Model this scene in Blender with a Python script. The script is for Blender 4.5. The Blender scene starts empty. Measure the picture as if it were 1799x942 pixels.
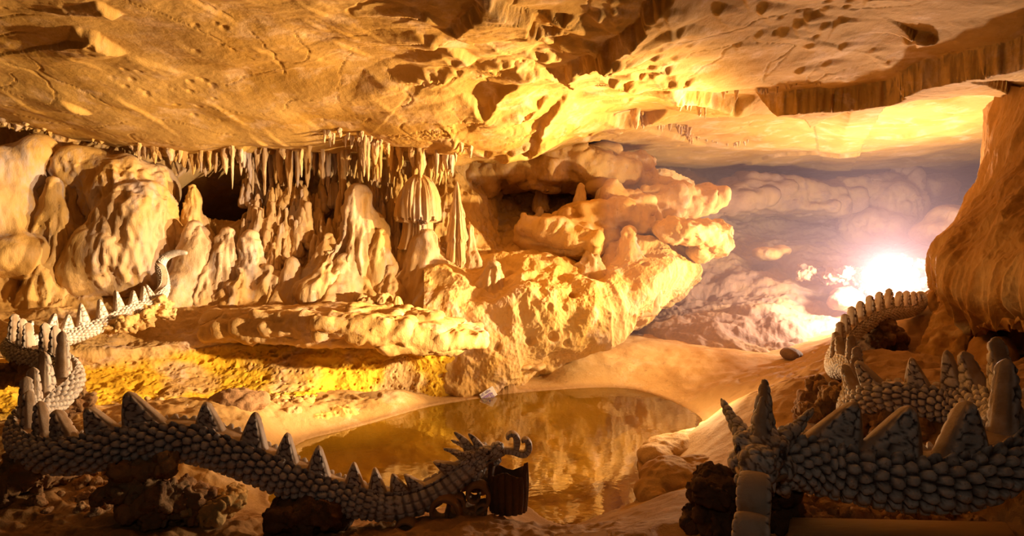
import bpy, bmesh, math, random
import numpy as np
from mathutils import Vector, Matrix

random.seed(7)
RNG = np.random.default_rng(11)
sc = bpy.context.scene
COL = sc.collection
FPX, U0, V0, CH = 1100.0, 899.5, 430.0, 3.0      # focal length in pixels, principal column, horizon row, camera height over the water

def P(u, v, Y):                                   # the point at distance Y along the sight line through (u, v)
    return np.array([(u - U0) / FPX * Y, Y, CH - (v - V0) / FPX * Y])
def G(u, v, z):                                   # the point of height z on the sight line through (u, v)
    return P(u, v, (CH - z) * FPX / (v - V0))

# ------------------------------------------------------------------ noise
def _hash(ix, iy, iz, seed):
    h = (ix.astype(np.uint32) * np.uint32(374761393) + iy.astype(np.uint32) * np.uint32(668265263)
         + iz.astype(np.uint32) * np.uint32(2147483647) + np.uint32(seed * 974711 + 13))
    h = (h ^ (h >> np.uint32(13))) * np.uint32(1274126177)
    h = (h ^ (h >> np.uint32(16))) * np.uint32(2246822519)
    return h ^ (h >> np.uint32(15))
_GR = RNG.normal(size=(256, 3)); _GR /= np.linalg.norm(_GR, axis=1)[:, None]
_GR = _GR.astype(np.float32)
def perlin(p, seed=0):
    p = np.asarray(p, np.float32)
    i = np.floor(p).astype(np.int64); f = p - i
    w = f * f * f * (f * (f * 6 - 15) + 10)
    out = np.zeros(len(p), np.float32)
    for dx in (0, 1):
        wx = w[:, 0] if dx else 1 - w[:, 0]
        for dy in (0, 1):
            wy = w[:, 1] if dy else 1 - w[:, 1]
            for dz in (0, 1):
                wz = w[:, 2] if dz else 1 - w[:, 2]
                g = _GR[_hash(i[:, 0] + dx, i[:, 1] + dy, i[:, 2] + dz, seed) & np.uint32(255)]
                d = g[:, 0] * (f[:, 0] - dx) + g[:, 1] * (f[:, 1] - dy) + g[:, 2] * (f[:, 2] - dz)
                out += d * wx * wy * wz
    return out * 1.5
def fbm(p, o=4, seed=0, gain=.5, lac=2.03):
    s = 0; a = 1.
    p = np.asarray(p, np.float32)
    for k in range(o):
        s = s + a * perlin(p * lac ** k, seed + k); a *= gain
    return s
def ridged(p, o=4, seed=0, gain=.5):
    s = 0; a = 1.
    p = np.asarray(p, np.float32)
    for k in range(o):
        s = s + a * (1 - 2 * np.abs(perlin(p * 2.03 ** k, seed + k))); a *= gain
    return s
def cells3(p, seed=0):                            # distance to nearest and second nearest feature point
    p = np.asarray(p, np.float32)
    i = np.floor(p).astype(np.int64); f1 = np.full(len(p), 9., np.float32); f2 = f1.copy()
    for dx in (-1, 0, 1):
        for dy in (-1, 0, 1):
            for dz in (-1, 0, 1):
                c = i + (dx, dy, dz)
                h = _hash(c[:, 0], c[:, 1], c[:, 2], seed)
                q = np.stack([(h & np.uint32(1023)), ((h >> np.uint32(10)) & np.uint32(1023)), ((h >> np.uint32(20)) & np.uint32(1023))], 1) / np.float32(1023)
                d = np.linalg.norm(c + q - p, axis=1)
                m = d < f1
                f2 = np.where(m, f1, np.minimum(f2, d)); f1 = np.where(m, d, f1)
    return f1, f2
def cells2(s, t, period=None, jit=.7, seed=0):    # staggered cobbles in the plane; t wraps at period
    i = np.floor(s).astype(np.int64); j = np.floor(t).astype(np.int64)
    f1 = np.full(s.shape, 9.); f2 = f1.copy()
    for dx in (-2, -1, 0, 1, 2):
        for dy in (-2, -1, 0, 1, 2):
            ci = i + dx; cj = j + dy
            hj = cj % period if period else cj
            h = _hash(ci, hj, ci * 0, seed)
            a = (h & np.uint32(1023)) / 1023. - .5; b = ((h >> np.uint32(10)) & np.uint32(1023)) / 1023. - .5
            d = np.hypot(ci + .5 + a * jit - s, cj + .5 + .5 * (ci % 2) + b * jit - t)
            m = d < f1
            f2 = np.where(m, f1, np.minimum(f2, d)); f1 = np.where(m, d, f1)
    return f1, f2
def sstep(a, b, x):
    t = np.clip((x - a) / (b - a), 0, 1)
    return t * t * (3 - 2 * t)

# ------------------------------------------------------------------ objects
def tag(o, label=None, cat=None, group=None, kind=None):
    if label: o['label'] = label
    if cat: o['category'] = cat
    if group: o['group'] = group
    if kind: o['kind'] = kind
    return o
def link(o, parent=None):
    COL.objects.link(o)
    if parent is not None: o.parent = parent
    return o
def empty(name, loc, label, cat, group=None):
    o = bpy.data.objects.new(name, None); o.empty_display_size = .2
    o.location = loc; link(o)
    return tag(o, label, cat, group)
def mesh_np(name, V, Q, smooth=True):
    me = bpy.data.meshes.new(name)
    V = np.ascontiguousarray(V, np.float32); Q = np.ascontiguousarray(Q, np.int32)
    k = Q.shape[1]
    me.vertices.add(len(V)); me.vertices.foreach_set('co', V.ravel())
    me.loops.add(Q.size); me.loops.foreach_set('vertex_index', Q.ravel())
    me.polygons.add(len(Q)); me.polygons.foreach_set('loop_start', np.arange(0, Q.size, k, dtype=np.int32))
    me.update(calc_edges=True)
    me.polygons.foreach_set('use_smooth', np.full(len(Q), smooth)); me.update()
    return me
def attr(me, name, val):
    a = me.attributes.new(name, 'FLOAT', 'POINT'); a.data.foreach_set('value', np.ascontiguousarray(val, np.float32).ravel())
def obj(name, me, mat, parent=None, loc=None):
    o = bpy.data.objects.new(name, me)
    if mat is not None and not me.materials: me.materials.append(mat)
    link(o, parent)
    if parent is not None and parent.type == 'EMPTY' and loc is None:
        o.location = -Vector(parent.location)      # part meshes are written in world coordinates
    elif loc is not None: o.location = loc
    return o
def grid_faces(nr, nc, wrap=False):
    r = np.arange(nr - 1)[:, None]; c = np.arange(nc if wrap else nc - 1)[None, :]
    c2 = (c + 1) % nc
    a = r * nc + c; b = r * nc + c2; d = (r + 1) * nc + c2; e = (r + 1) * nc + c
    return np.stack([a, b, d, e], -1).reshape(-1, 4)
def grid_normals(X):                              # X: nr, nc, 3
    du = np.gradient(X, axis=1); dv = np.gradient(X, axis=0)
    n = np.cross(du, dv); n /= np.maximum(np.linalg.norm(n, axis=-1, keepdims=True), 1e-9)
    return n
def crm(Pts, n):                                  # Catmull-Rom along axis 0, resampled to n
    Pts = np.asarray(Pts, float); m = len(Pts)
    t = np.linspace(0, m - 1, n); i = np.clip(np.floor(t).astype(int), 0, m - 2); f = t - i
    sh = (n,) + (1,) * (Pts.ndim - 1); f = f.reshape(sh)
    g = lambda k: Pts[np.clip(k, 0, m - 1)]
    p0, p1, p2, p3 = g(i - 1), g(i), g(i + 1), g(i + 2)
    return .5 * (2 * p1 + (p2 - p0) * f + (2 * p0 - 5 * p1 + 4 * p2 - p3) * f ** 2 + (3 * p1 - p0 - 3 * p2 + p3) * f ** 3)
def tensor(C, nr, nc):                            # C: rows, cols, k control net -> nr, nc, k
    A = crm(C, nr)
    return np.swapaxes(crm(np.swapaxes(A, 0, 1), nc), 0, 1)
def vnormals(me):
    n = np.empty(len(me.vertices) * 3, np.float32); me.vertex_normals.foreach_get('vector', n)
    return n.reshape(-1, 3)
def coords(me):
    v = np.empty(len(me.vertices) * 3, np.float32); me.vertices.foreach_get('co', v); return v.reshape(-1, 3)
def setco(me, v):
    me.vertices.foreach_set('co', np.ascontiguousarray(v, np.float32).ravel()); me.update()
def relax(me, it, k=.5):
    e = np.empty(len(me.edges) * 2, np.int32); me.edges.foreach_get('vertices', e); e = e.reshape(-1, 2)
    v = coords(me).astype(float); cnt = np.bincount(e.ravel(), minlength=len(v)).astype(float)[:, None]
    for _ in range(it):
        s = np.stack([np.bincount(e[:, 0], v[e[:, 1], c], len(v)) + np.bincount(e[:, 1], v[e[:, 0], c], len(v)) for c in range(3)], 1)
        v += k * (s / np.maximum(cnt, 1) - v)
    setco(me, v)
def blobs(name, items, vox, smooth=3):
    """union of ellipsoids / tapered capsules, remeshed to one skin. item: (c, r3[, euler]) or ('cap', a, b, ra, rb)"""
    bm = bmesh.new()
    for it in items:
        if it[0] == 'cap':
            _, a, b, ra, rb = it
            a = Vector(a); b = Vector(b); L = (b - a).length; n = max(3, int(L / (.45 * min(ra, rb))) + 1)
            for k in range(n + 1):
                f = k / n
                bmesh.ops.create_icosphere(bm, subdivisions=2, radius=ra + (rb - ra) * f, matrix=Matrix.Translation(a.lerp(b, f)))
        elif it[0] == 'box':
            from mathutils import Euler
            _, c, r, e = it
            bmesh.ops.create_cube(bm, size=2, matrix=Matrix.Translation(Vector(c)) @ Euler(e).to_matrix().to_4x4() @ Matrix.Diagonal((r[0], r[1], r[2], 1)))
        else:
            c, r = it[0], it[1]; e = it[2] if len(it) > 2 else (0, 0, 0)
            from mathutils import Euler
            m = Matrix.Translation(Vector(c)) @ Euler(e).to_matrix().to_4x4() @ Matrix.Diagonal((r[0], r[1], r[2], 1))
            bmesh.ops.create_icosphere(bm, subdivisions=3, radius=1, matrix=m)
    me = bpy.data.meshes.new(name); bm.to_mesh(me); bm.free()
    o = bpy.data.objects.new('tmp', me); COL.objects.link(o)
    md = o.modifiers.new('r', 'REMESH'); md.mode = 'VOXEL'; md.voxel_size = vox; md.use_smooth_shade = True
    dg = bpy.context.evaluated_depsgraph_get(); dg.update()
    out = bpy.data.meshes.new_from_object(o.evaluated_get(dg)); out.name = name
    bpy.data.objects.remove(o); bpy.data.meshes.remove(me)
    relax(out, smooth)
    out.polygons.foreach_set('use_smooth', np.full(len(out.polygons), True)); out.update()
    return out
def displace(me, fn):
    v = coords(me); n = vnormals(me); setco(me, v + n * fn(v, n)[:, None])

# ------------------------------------------------------------------ materials
class NT:
    def __init__(s, name):
        s.m = bpy.data.materials.new(name); s.m.use_nodes = True; s.t = s.m.node_tree; s.t.nodes.clear()
    def n(s, typ, **kw):
        nd = s.t.nodes.new(typ)
        for k, v in kw.items():
            if k.startswith('i_'):
                nd.inputs[k[2:].replace('_', ' ')].default_value = v
            else: setattr(nd, k, v)
        return nd
    def l(s, a, b): s.t.links.new(a, b)
    def mix(s, fac, a, b):
        nd = s.n('ShaderNodeMix', data_type='RGBA')
        for sock, val in ((nd.inputs[0], fac), (nd.inputs[6], a), (nd.inputs[7], b)):
            if hasattr(val, 'is_linked'): s.l(val, sock)
            elif isinstance(val, (tuple, list)): sock.default_value = (*val[:3], 1)
            else: sock.default_value = val
        return nd.outputs[2]
    def ramp(s, src, stops):
        r = s.n('ShaderNodeMapRange', interpolation_type='SMOOTHSTEP'); r.inputs[1].default_value, r.inputs[2].default_value = stops
        s.l(src, r.inputs[0]); return r.outputs[0]
    def noise(s, vec, scale, detail=6, rough=.55, dist=0):
        nd = s.n('ShaderNodeTexNoise'); nd.inputs['Scale'].default_value = scale; nd.inputs['Detail'].default_value = detail
        nd.inputs['Roughness'].default_value = rough; nd.inputs['Distortion'].default_value = dist
        s.l(vec, nd.inputs['Vector']); return nd.outputs['Fac']
    def attr(s, name):
        return s.n('ShaderNodeAttribute', attribute_name=name).outputs['Fac']
    def out(s, bsdf): 
        o = s.n('ShaderNodeOutputMaterial'); s.l(bsdf, o.inputs['Surface']); return s.m

def rock_mat(name, c1, c2, c3, stretch=(1, 1, 1), rough=.8, bump=.35, spec=.25, mineral_shade=None, dark=(.16, .08, .03), darkamt=.5):
    t = NT(name)
    g = t.n('ShaderNodeNewGeometry').outputs['Position']
    mp = t.n('ShaderNodeMapping'); mp.inputs['Scale'].default_value = stretch; t.l(g, mp.inputs['Vector'])
    v = mp.outputs[0]
    col = t.mix(t.ramp(t.noise(v, .55, 6, .6, .4), (.40, .62)), c1, c2)
    col = t.mix(t.ramp(t.noise(v, 1.7, 8, .65, .2), (.50, .68)), col, c3)
    st = t.n('ShaderNodeMath', operation='MULTIPLY'); st.inputs[1].default_value = darkamt
    t.l(t.ramp(t.noise(v, 5.5, 8, .7), (.56, .72)), st.inputs[0])
    col = t.mix(st.outputs[0], col, dark)
    if mineral_shade:
        col = t.mix(t.attr('mineral_shade'), col, mineral_shade)
    b = t.n('ShaderNodeBsdfPrincipled'); t.l(col, b.inputs['Base Color']); b.inputs['Roughness'].default_value = rough
    b.inputs['Specular IOR Level'].default_value = spec
    h1 = t.noise(v, 9, 10, .68); h2 = t.noise(v, 42, 4, .6)
    ad = t.n('ShaderNodeMath', operation='MULTIPLY_ADD'); t.l(h2, ad.inputs[0]); ad.inputs[1].default_value = .25; t.l(h1, ad.inputs[2])
    bp = t.n('ShaderNodeBump'); bp.inputs['Strength'].default_value = bump; bp.inputs['Distance'].default_value = .09
    t.l(ad.outputs[0], bp.inputs['Height']); t.l(bp.outputs[0], b.inputs['Normal'])
    return t.out(b.outputs[0])

M_CEIL = rock_mat('ceiling limestone', (.52, .31, .09), (.43, .235, .045), (.60, .39, .20), bump=.3, darkamt=.35)
M_WALL = rock_mat('wall limestone', (.62, .40, .17), (.56, .33, .10), (.62, .43, .29), stretch=(1, 1, .7), mineral_shade=(.72, .42, .02), bump=.4)
M_FLOW = rock_mat('flowstone', (.60, .41, .24), (.62, .37, .11), (.53, .41, .36), stretch=(1, 1, .35), bump=.35, spec=.35, rough=.65, darkamt=.3)
M_BACK = rock_mat('grey back rock', (.30, .19, .135), (.36, .23, .12), (.25, .16, .125), bump=.4)
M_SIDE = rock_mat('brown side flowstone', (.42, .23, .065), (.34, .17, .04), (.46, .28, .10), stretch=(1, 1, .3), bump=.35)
M_FLOOR = rock_mat('cave floor clay', (.55, .34, .13), (.46, .26, .08), (.60, .40, .20), bump=.3, mineral_shade=(.30, .16, .06))  # overlay brown: silt by the water, also the right slope's painted dimness
M_RUBBLE = rock_mat('rubble stone', (.36, .20, .09), (.28, .14, .06), (.46, .29, .14), bump=.6, darkamt=.7)
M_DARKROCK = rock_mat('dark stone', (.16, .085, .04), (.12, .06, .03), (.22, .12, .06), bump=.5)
M_CLAY = rock_mat('carved plaster', (.34, .19, .09), (.26, .13, .05), (.40, .24, .12), bump=.2, darkamt=.3)
M_WOOD = rock_mat('walkway concrete', (.42, .24, .08), (.36, .19, .06), (.46, .28, .11), stretch=(.4, 2, 1), bump=.15, darkamt=.3)

def dragon_mat():
    t = NT('dragon scales')
    g = t.n('ShaderNodeNewGeometry').outputs['Position']
    stone = t.mix(t.ramp(t.noise(g, 7, 5), (.4, .65)), (.76, .68, .62), (.60, .50, .43))
    stone = t.mix(t.ramp(t.noise(g, 40, 4), (.55, .75)), stone, (.40, .29, .20))
    band = t.mix(t.ramp(t.noise(g, 5, 6), (.4, .65)), (.50, .37, .27), (.36, .23, .13))
    col = t.mix(t.attr('band'), stone, band)
    col = t.mix(t.attr('grout'), col, (.09, .05, .035))
    b = t.n('ShaderNodeBsdfPrincipled'); t.l(col, b.inputs['Base Color']); b.inputs['Roughness'].default_value = .55
    bp = t.n('ShaderNodeBump'); bp.inputs['Strength'].default_value = .25; bp.inputs['Distance'].default_value = .02
    t.l(t.noise(g, 60, 6, .6), bp.inputs['Height']); t.l(bp.outputs[0], b.inputs['Normal'])
    return t.out(b.outputs[0])
M_DRAGON = dragon_mat()
def plain(name, c, rough=.6, spec=.4):
    t = NT(name); g = t.n('ShaderNodeNewGeometry').outputs['Position']
    b = t.n('ShaderNodeBsdfPrincipled'); b.inputs['Roughness'].default_value = rough; b.inputs['Specular IOR Level'].default_value = spec
    t.l(t.mix(t.noise(g, 25, 4), c, tuple(x * .8 for x in c)), b.inputs['Base Color'])
    return t.out(b.outputs[0])
M_EYE = plain('eye paint', (.10, .07, .06), .25)
M_SIGN = plain('sign board violet', (.34, .22, .55), .4)
M_SIGNEDGE = plain('sign board white', (.85, .83, .85), .4)
M_CABLE = plain('cable', (.10, .06, .03), .5)
def water_mat():
    t = NT('pool water')
    g = t.n('ShaderNodeNewGeometry').outputs['Position']
    tr = t.n('ShaderNodeBsdfTransparent'); tr.inputs[0].default_value = (.66, .59, .22, 1)
    gl = t.n('ShaderNodeBsdfGlossy'); gl.inputs['Roughness'].default_value = .03; gl.inputs[0].default_value = (1, 1, 1, 1)
    fr = t.n('ShaderNodeFresnel'); fr.inputs[0].default_value = 1.13
    bp = t.n('ShaderNodeBump'); bp.inputs['Strength'].default_value = .06; bp.inputs['Distance'].default_value = .05
    t.l(t.noise(g, 3.5, 3), bp.inputs['Height']); t.l(bp.outputs[0], gl.inputs['Normal']); t.l(bp.outputs[0], fr.inputs['Normal'])
    mx = t.n('ShaderNodeMixShader'); hf = t.n('ShaderNodeMath', operation='MULTIPLY'); hf.inputs[1].default_value = .2; t.l(fr.outputs[0], hf.inputs[0]); t.l(hf.outputs[0], mx.inputs[0]); t.l(tr.outputs[0], mx.inputs[1]); t.l(gl.outputs[0], mx.inputs[2])
    return t.out(mx.outputs[0])
M_WATER = water_mat()
# ================================================================== THE CAVE
# ------------------------------------------------------------------ floor with the pool basin
SHORE = [(470,880),(490,815),(530,776),(600,757),(660,741),(700,729),(760,713),(840,700),(880,693),(960,686),(1050,681),(1110,684),(1160,697),
         (1205,716),(1234,737),(1226,757),(1190,770),(1150,785),(1124,800),(1122,830),(1132,855),(1120,880),(1060,905),(1000,925),(955,912),(925,890),
         (880,872),(800,890),(700,905),(600,905),(520,900)]
SH = np.array([G(u, v, 0)[:2] for u, v in SHORE])
def closed_smooth(a, n):
    m = len(a); t = np.linspace(0, m, n, endpoint=False); i = t.astype(int); f = (t - i)[:, None]
    g = lambda k: a[k % m]
    p0, p1, p2, p3 = g(i - 1), g(i), g(i + 1), g(i + 2)
    return .5 * (2 * p1 + (p2 - p0) * f + (2 * p0 - 5 * p1 + 4 * p2 - p3) * f ** 2 + (3 * p1 - p0 - 3 * p2 + p3) * f ** 3)
SHS = closed_smooth(SH, 160)
def pool_sd(x, y):                                # signed distance to the shoreline, negative in the water
    d = np.full(x.shape, 1e9); ins = np.zeros(x.shape, bool)
    for k in range(len(SHS)):
        a = SHS[k]; b = SHS[(k + 1) % len(SHS)]
        e = b - a; w0 = x - a[0]; w1 = y - a[1]
        t = np.clip((w0 * e[0] + w1 * e[1]) / (e @ e), 0, 1)
        d = np.minimum(d, (w0 - e[0] * t) ** 2 + (w1 - e[1] * t) ** 2)
        c = ((a[1] > y) != (b[1] > y)) & (x < (b[0] - a[0]) * (y - a[1]) / (b[1] - a[1] + 1e-12) + a[0])
        ins ^= c
    d = np.sqrt(d)
    return np.where(ins, -d, d)
GP = [(700,697,.20),(540,726,.24),(450,752,.38),(330,765,.55),(160,835,.40),(20,850,.45),(0,930,.4),(300,925,.28),(600,935,.22),(850,915,.25),
      (950,938,.15),(1000,640,.35),(1100,600,.62),(1175,600,.62),(1280,622,.6),(1390,643,.55),(1250,690,.25),(900,660,.38),(840,686,.22),(1300,720,.28),
      (1330,692,.5),(1200,800,.12),(1180,870,.45),(1250,860,.55),(1100,935,.55),(1300,935,.80)]
GP = [G(*g) for g in GP]
GP += [np.array(p, float) for p in [(3.9,10.7,.36),(4.9,11.3,.72),(6.2,11.6,1.28),(7.7,11.6,2.05),(9.5,11.5,2.3),(5.6,9.4,1.35),(6.0,7.8,1.42),(6.4,9.5,1.2),(7.0,8.8,1.35),(6.9,10.4,1.45),(4.4,7.6,1.15),(4.9,5.6,1.7),
      (3.6,5.6,1.05),(2.6,5.8,.8),(2.6,4.4,.85),(3.8,4.2,.95),(2.8,8.6,.5),(3.3,9.6,.52),(1.0,4.2,.7),(0,3,.7),(3,2.5,.8),(-3,3,.5),(-6,3,.5),(6,3,1.6),(8,6,2.1),(10,9,2.2),
      (6,15,.45),(9,17,.9),(4,18,.6),(8,24,1.1),(3,24,.9),(11.6,20,1.9),(10.2,20,1.35),(13,16,2.6),(9.6,14.2,1.7),(15,22,3),(-10,9,.6),(-12,16,.5),(-3,11.6,.10),(-5,11.2,.15),(-7,11,.2),(-9,12,.3),(-4,13,.0),(-2,13,.0),(-7,14,.3),(-6,18,.5),(0,19,.5),(0,26,.8),(-8,24,.5)]]
GP += [np.array([p[0], p[1], 0.0]) for p in SHS[::4]]
GP = np.array(GP)
def tps_fit(pts, lam=.002):
    n = len(pts); d = np.hypot(pts[:, None, 0] - pts[None, :, 0], pts[:, None, 1] - pts[None, :, 1])
    K = np.where(d > 0, d * d * np.log(d + 1e-9), 0) + lam * np.eye(n)
    Q = np.c_[np.ones(n), pts[:, :2]]
    A = np.block([[K, Q], [Q.T, np.zeros((3, 3))]])
    w = np.linalg.solve(A, np.r_[pts[:, 2], 0, 0, 0])
    def ev(x, y):
        z = w[n] + w[n + 1] * x + w[n + 2] * y
        for k in range(n):
            r2 = (x - pts[k, 0]) ** 2 + (y - pts[k, 1]) ** 2
            z = z + w[k] * .5 * r2 * np.log(r2 + 1e-12)
        return z
    return ev
_tps = tps_fit(GP)
def floor_z(x, y, fine=True):
    sh = x.shape; x = np.ravel(x).astype(float); y = np.ravel(y).astype(float)
    sd = pool_sd(x, y); z = _tps(x, y)
    z = np.maximum(z, .02 + .07 * np.clip(sd, 0, 2))
    p = np.stack([x, y, z * 0], 1)
    bed = -.10 - .55 * (1 - np.exp(sd / .55)) - .35 * (1 - np.exp(sd / 2.2)) + .20 * fbm(p * .9, 4, 5) * sstep(0, -.8, sd)
    z = np.where(sd < 0, np.minimum(bed, -.02) * sstep(0, -.12, sd) + .0 * z, z)
    if fine:
        a = sstep(0, .8, sd)
        # rough broken ground in front and on the near left, smooth clay beyond the water
        rough = np.maximum(sstep(7.6, 6.4, y) * sstep(1.4, .4, x), np.maximum(.9 * sstep(-1.5, -2.4, x) * sstep(12.5, 11.5, y), .7 * sstep(2.8, 4.2, x) * sstep(13, 11.5, y))) + .22
        z = z + a * (.05 * fbm(p * 1.1, 3, 21) + rough * (.05 * ridged(p * 2.3, 4, 31) + .02 * fbm(p * 9, 3, 33)) * .8)
        # gullies of running water on the slope at the right
        g = sstep(3.6, 5, x) * sstep(13.5, 12, y)
        z = z + g * .07 * fbm(np.stack([x * .5, y * 1.6, x * 0], 1), 4, 41)
    return z.reshape(sh)
def build_floor():
    nr, nc = 620, 760
    Y = np.exp(np.linspace(np.log(2.2), np.log(30), nr))[:, None]; k = np.linspace(-1.02, 1.02, nc)[None, :]
    X = k * (Y + 1.2); Yg = Y + 0 * k
    Z = floor_z(X, Yg)
    me = mesh_np('floor', np.stack([X, Yg, Z], -1).reshape(-1, 3), grid_faces(nr, nc))
    sd = pool_sd(X.ravel(), Yg.ravel())
    fx, fy = X.ravel(), Yg.ravel()
    dim_ground = sstep(2.6, 4.2, fx + .5 * fbm(np.stack([fx, fy, fx * 0], 1) * .8, 3, 47)) * sstep(14.5, 12.5, fy) + sstep(7.6, 6.6, fy)  # right slope's dimness painted as brown; nearest ground browned as well
    attr(me, 'mineral_shade', np.maximum(sstep(.22, .02, sd) * .75 - sstep(.0, -.5, sd) * .75 * sstep(.42, .62, fbm(np.stack([fx, fy, fx * 0], 1) * .9, 4, 48) * .5 + .5), np.clip(dim_ground, 0, 1) * .85))                      # wet silt line along the water, then the painted slope dimness
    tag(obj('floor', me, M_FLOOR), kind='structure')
build_floor()
def build_water():
    c = SHS.mean(0); ring = SHS + (SHS - c) / np.linalg.norm(SHS - c, axis=1)[:, None] * .12
    n = len(ring); rows = [c + (ring - c) * f for f in np.linspace(.02, 1, 12)]
    V = np.concatenate([np.c_[r, np.zeros(n)] for r in rows])
    me = mesh_np('pool_water', V, grid_faces(12, n, True)[:, ::-1])
    w = obj('pool_water', me, M_WATER); tag(w, 'still amber pool of clear water in the cave floor', 'water', kind='stuff')
build_water()

# ------------------------------------------------------------------ ceiling: a terraced underside that steps down towards the back
CZ = 6.0
def cp(u, v): 
    q = G(u, v, CZ); return q[:2]
# each step: pixel path as seen, drop, decay length beyond it, taper (1 = fades at both ends)
STEPS = [
 ([(1990,40),(1799,74),(1700,100),(1620,116),(1560,140),(1500,146),(1400,150),(1330,164)], .46, 6.0, .12, 1),
 ([(1330,168),(1290,178),(1240,160),(1200,150),(1180,138)], .34, 1.2, .3, 1),
 ([(1170,190),(1130,208),(1090,204),(1050,192)], .30, 1.2, .5, 1),
 ([(1215,0),(1150,28),(1090,62),(1040,92),(1010,110),(990,150)], .30, 2.2, .25, 1),
 ([(1000,140),(960,128),(905,118)], .18, 1.2, .5, 1),
 ([(1000,62),(935,50),(905,30),(855,-10)], .24, 1.4, .5, 1),
 ([(840,-20),(838,18),(800,50),(770,56)], .18, 1.0, .5, 1),
 ([(840,112),(800,98),(780,92)], .18, 1.0, .5, 1),
 ([(920,140),(880,150),(850,168),(815,150)], .24, 1.0, .5, 1),
 ([(1000,160),(960,180),(930,210),(880,200)], .20, 1.0, .5, 1),
 ([(1010,205),(960,196),(900,200),(865,215)], .16, .9, .5, 1),
 ([(820,205),(800,188),(770,190)], .16, .8, .5, 1),
 ([(800,148),(720,146),(640,135)], .08, 1.0, .5, 1),
 ([(225,104),(190,92),(160,78),(125,72)], .22, .9, .7, 1),
 ([(214,58),(195,46),(168,36)], .16, .8, .7, 1),
 ([(165,168),(140,160),(108,150)], .13, .8, .7, 1),
 ([(250,22),(215,10),(180,-6)], .14, .8, .7, 1),
 ([(330,130),(270,116),(220,106)], .05, .8, .6, 1),
 ([(500,214),(450,208),(412,203)], .14, .5, .5, 1),
 ([(630,240),(590,236),(552,226)], .22, .9, .3, 1),
 ([(560,268),(500,268),(420,264)], .10, .7, .6, 1),
 ([(1240,258),(1190,236),(1130,222)], .12, 1.2, .4, 1),
 ([(1560,252),(1480,262),(1360,278),(1290,292)], .14, 2, .4, 1),
 ([(1700,215),(1640,224),(1540,240)], .12, 2, .4, 1),
 ([(1640,92),(1610,84),(1590,96)], .20, .5, .8, 1),
]
_rs = np.random.default_rng(5)
for _ in range(34):
    u = _rs.uniform(-40, 700); v = _rs.uniform(0, 225); L = _rs.uniform(18, 60)
    STEPS.append(([(u + L, v + L * .42), (u, v + 2), (u - L, v - L * .34)], _rs.uniform(.015, .045), .5, .7, 1))
for _ in range(40):
    u = _rs.uniform(740, 1230); v = _rs.uniform(20, 230); L = _rs.uniform(8, 26)
    STEPS.append(([(u + L, v - L * .1), (u, v + 4), (u - L, v - L * .25)], _rs.uniform(.05, .14), .45, .7, 1))
for _ in range(46):
    u = _rs.uniform(1040, 1560); v = _rs.uniform(15, 120); L = _rs.uniform(4, 12)
    STEPS.append(([(u + L, v - L * .3), (u, v + 1), (u - L, v + L * .3)], _rs.uniform(.03, .10), .25, .8, 1))
def ceil_base(x, y):
    p = np.stack([x, y, x * 0], 1)
    z = CZ - .78 * sstep(10.5, 15.2, y) * sstep(2.6, -.4, x) * (.35 + .65 * sstep(-12.5, -8.0, x)) + .055 * np.clip(12 - y, 0, 9) ** 1.2
    z = z + .20 * fbm(p * np.array([.22, .30, 1]), 3, 51) 
    return z, p
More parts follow.
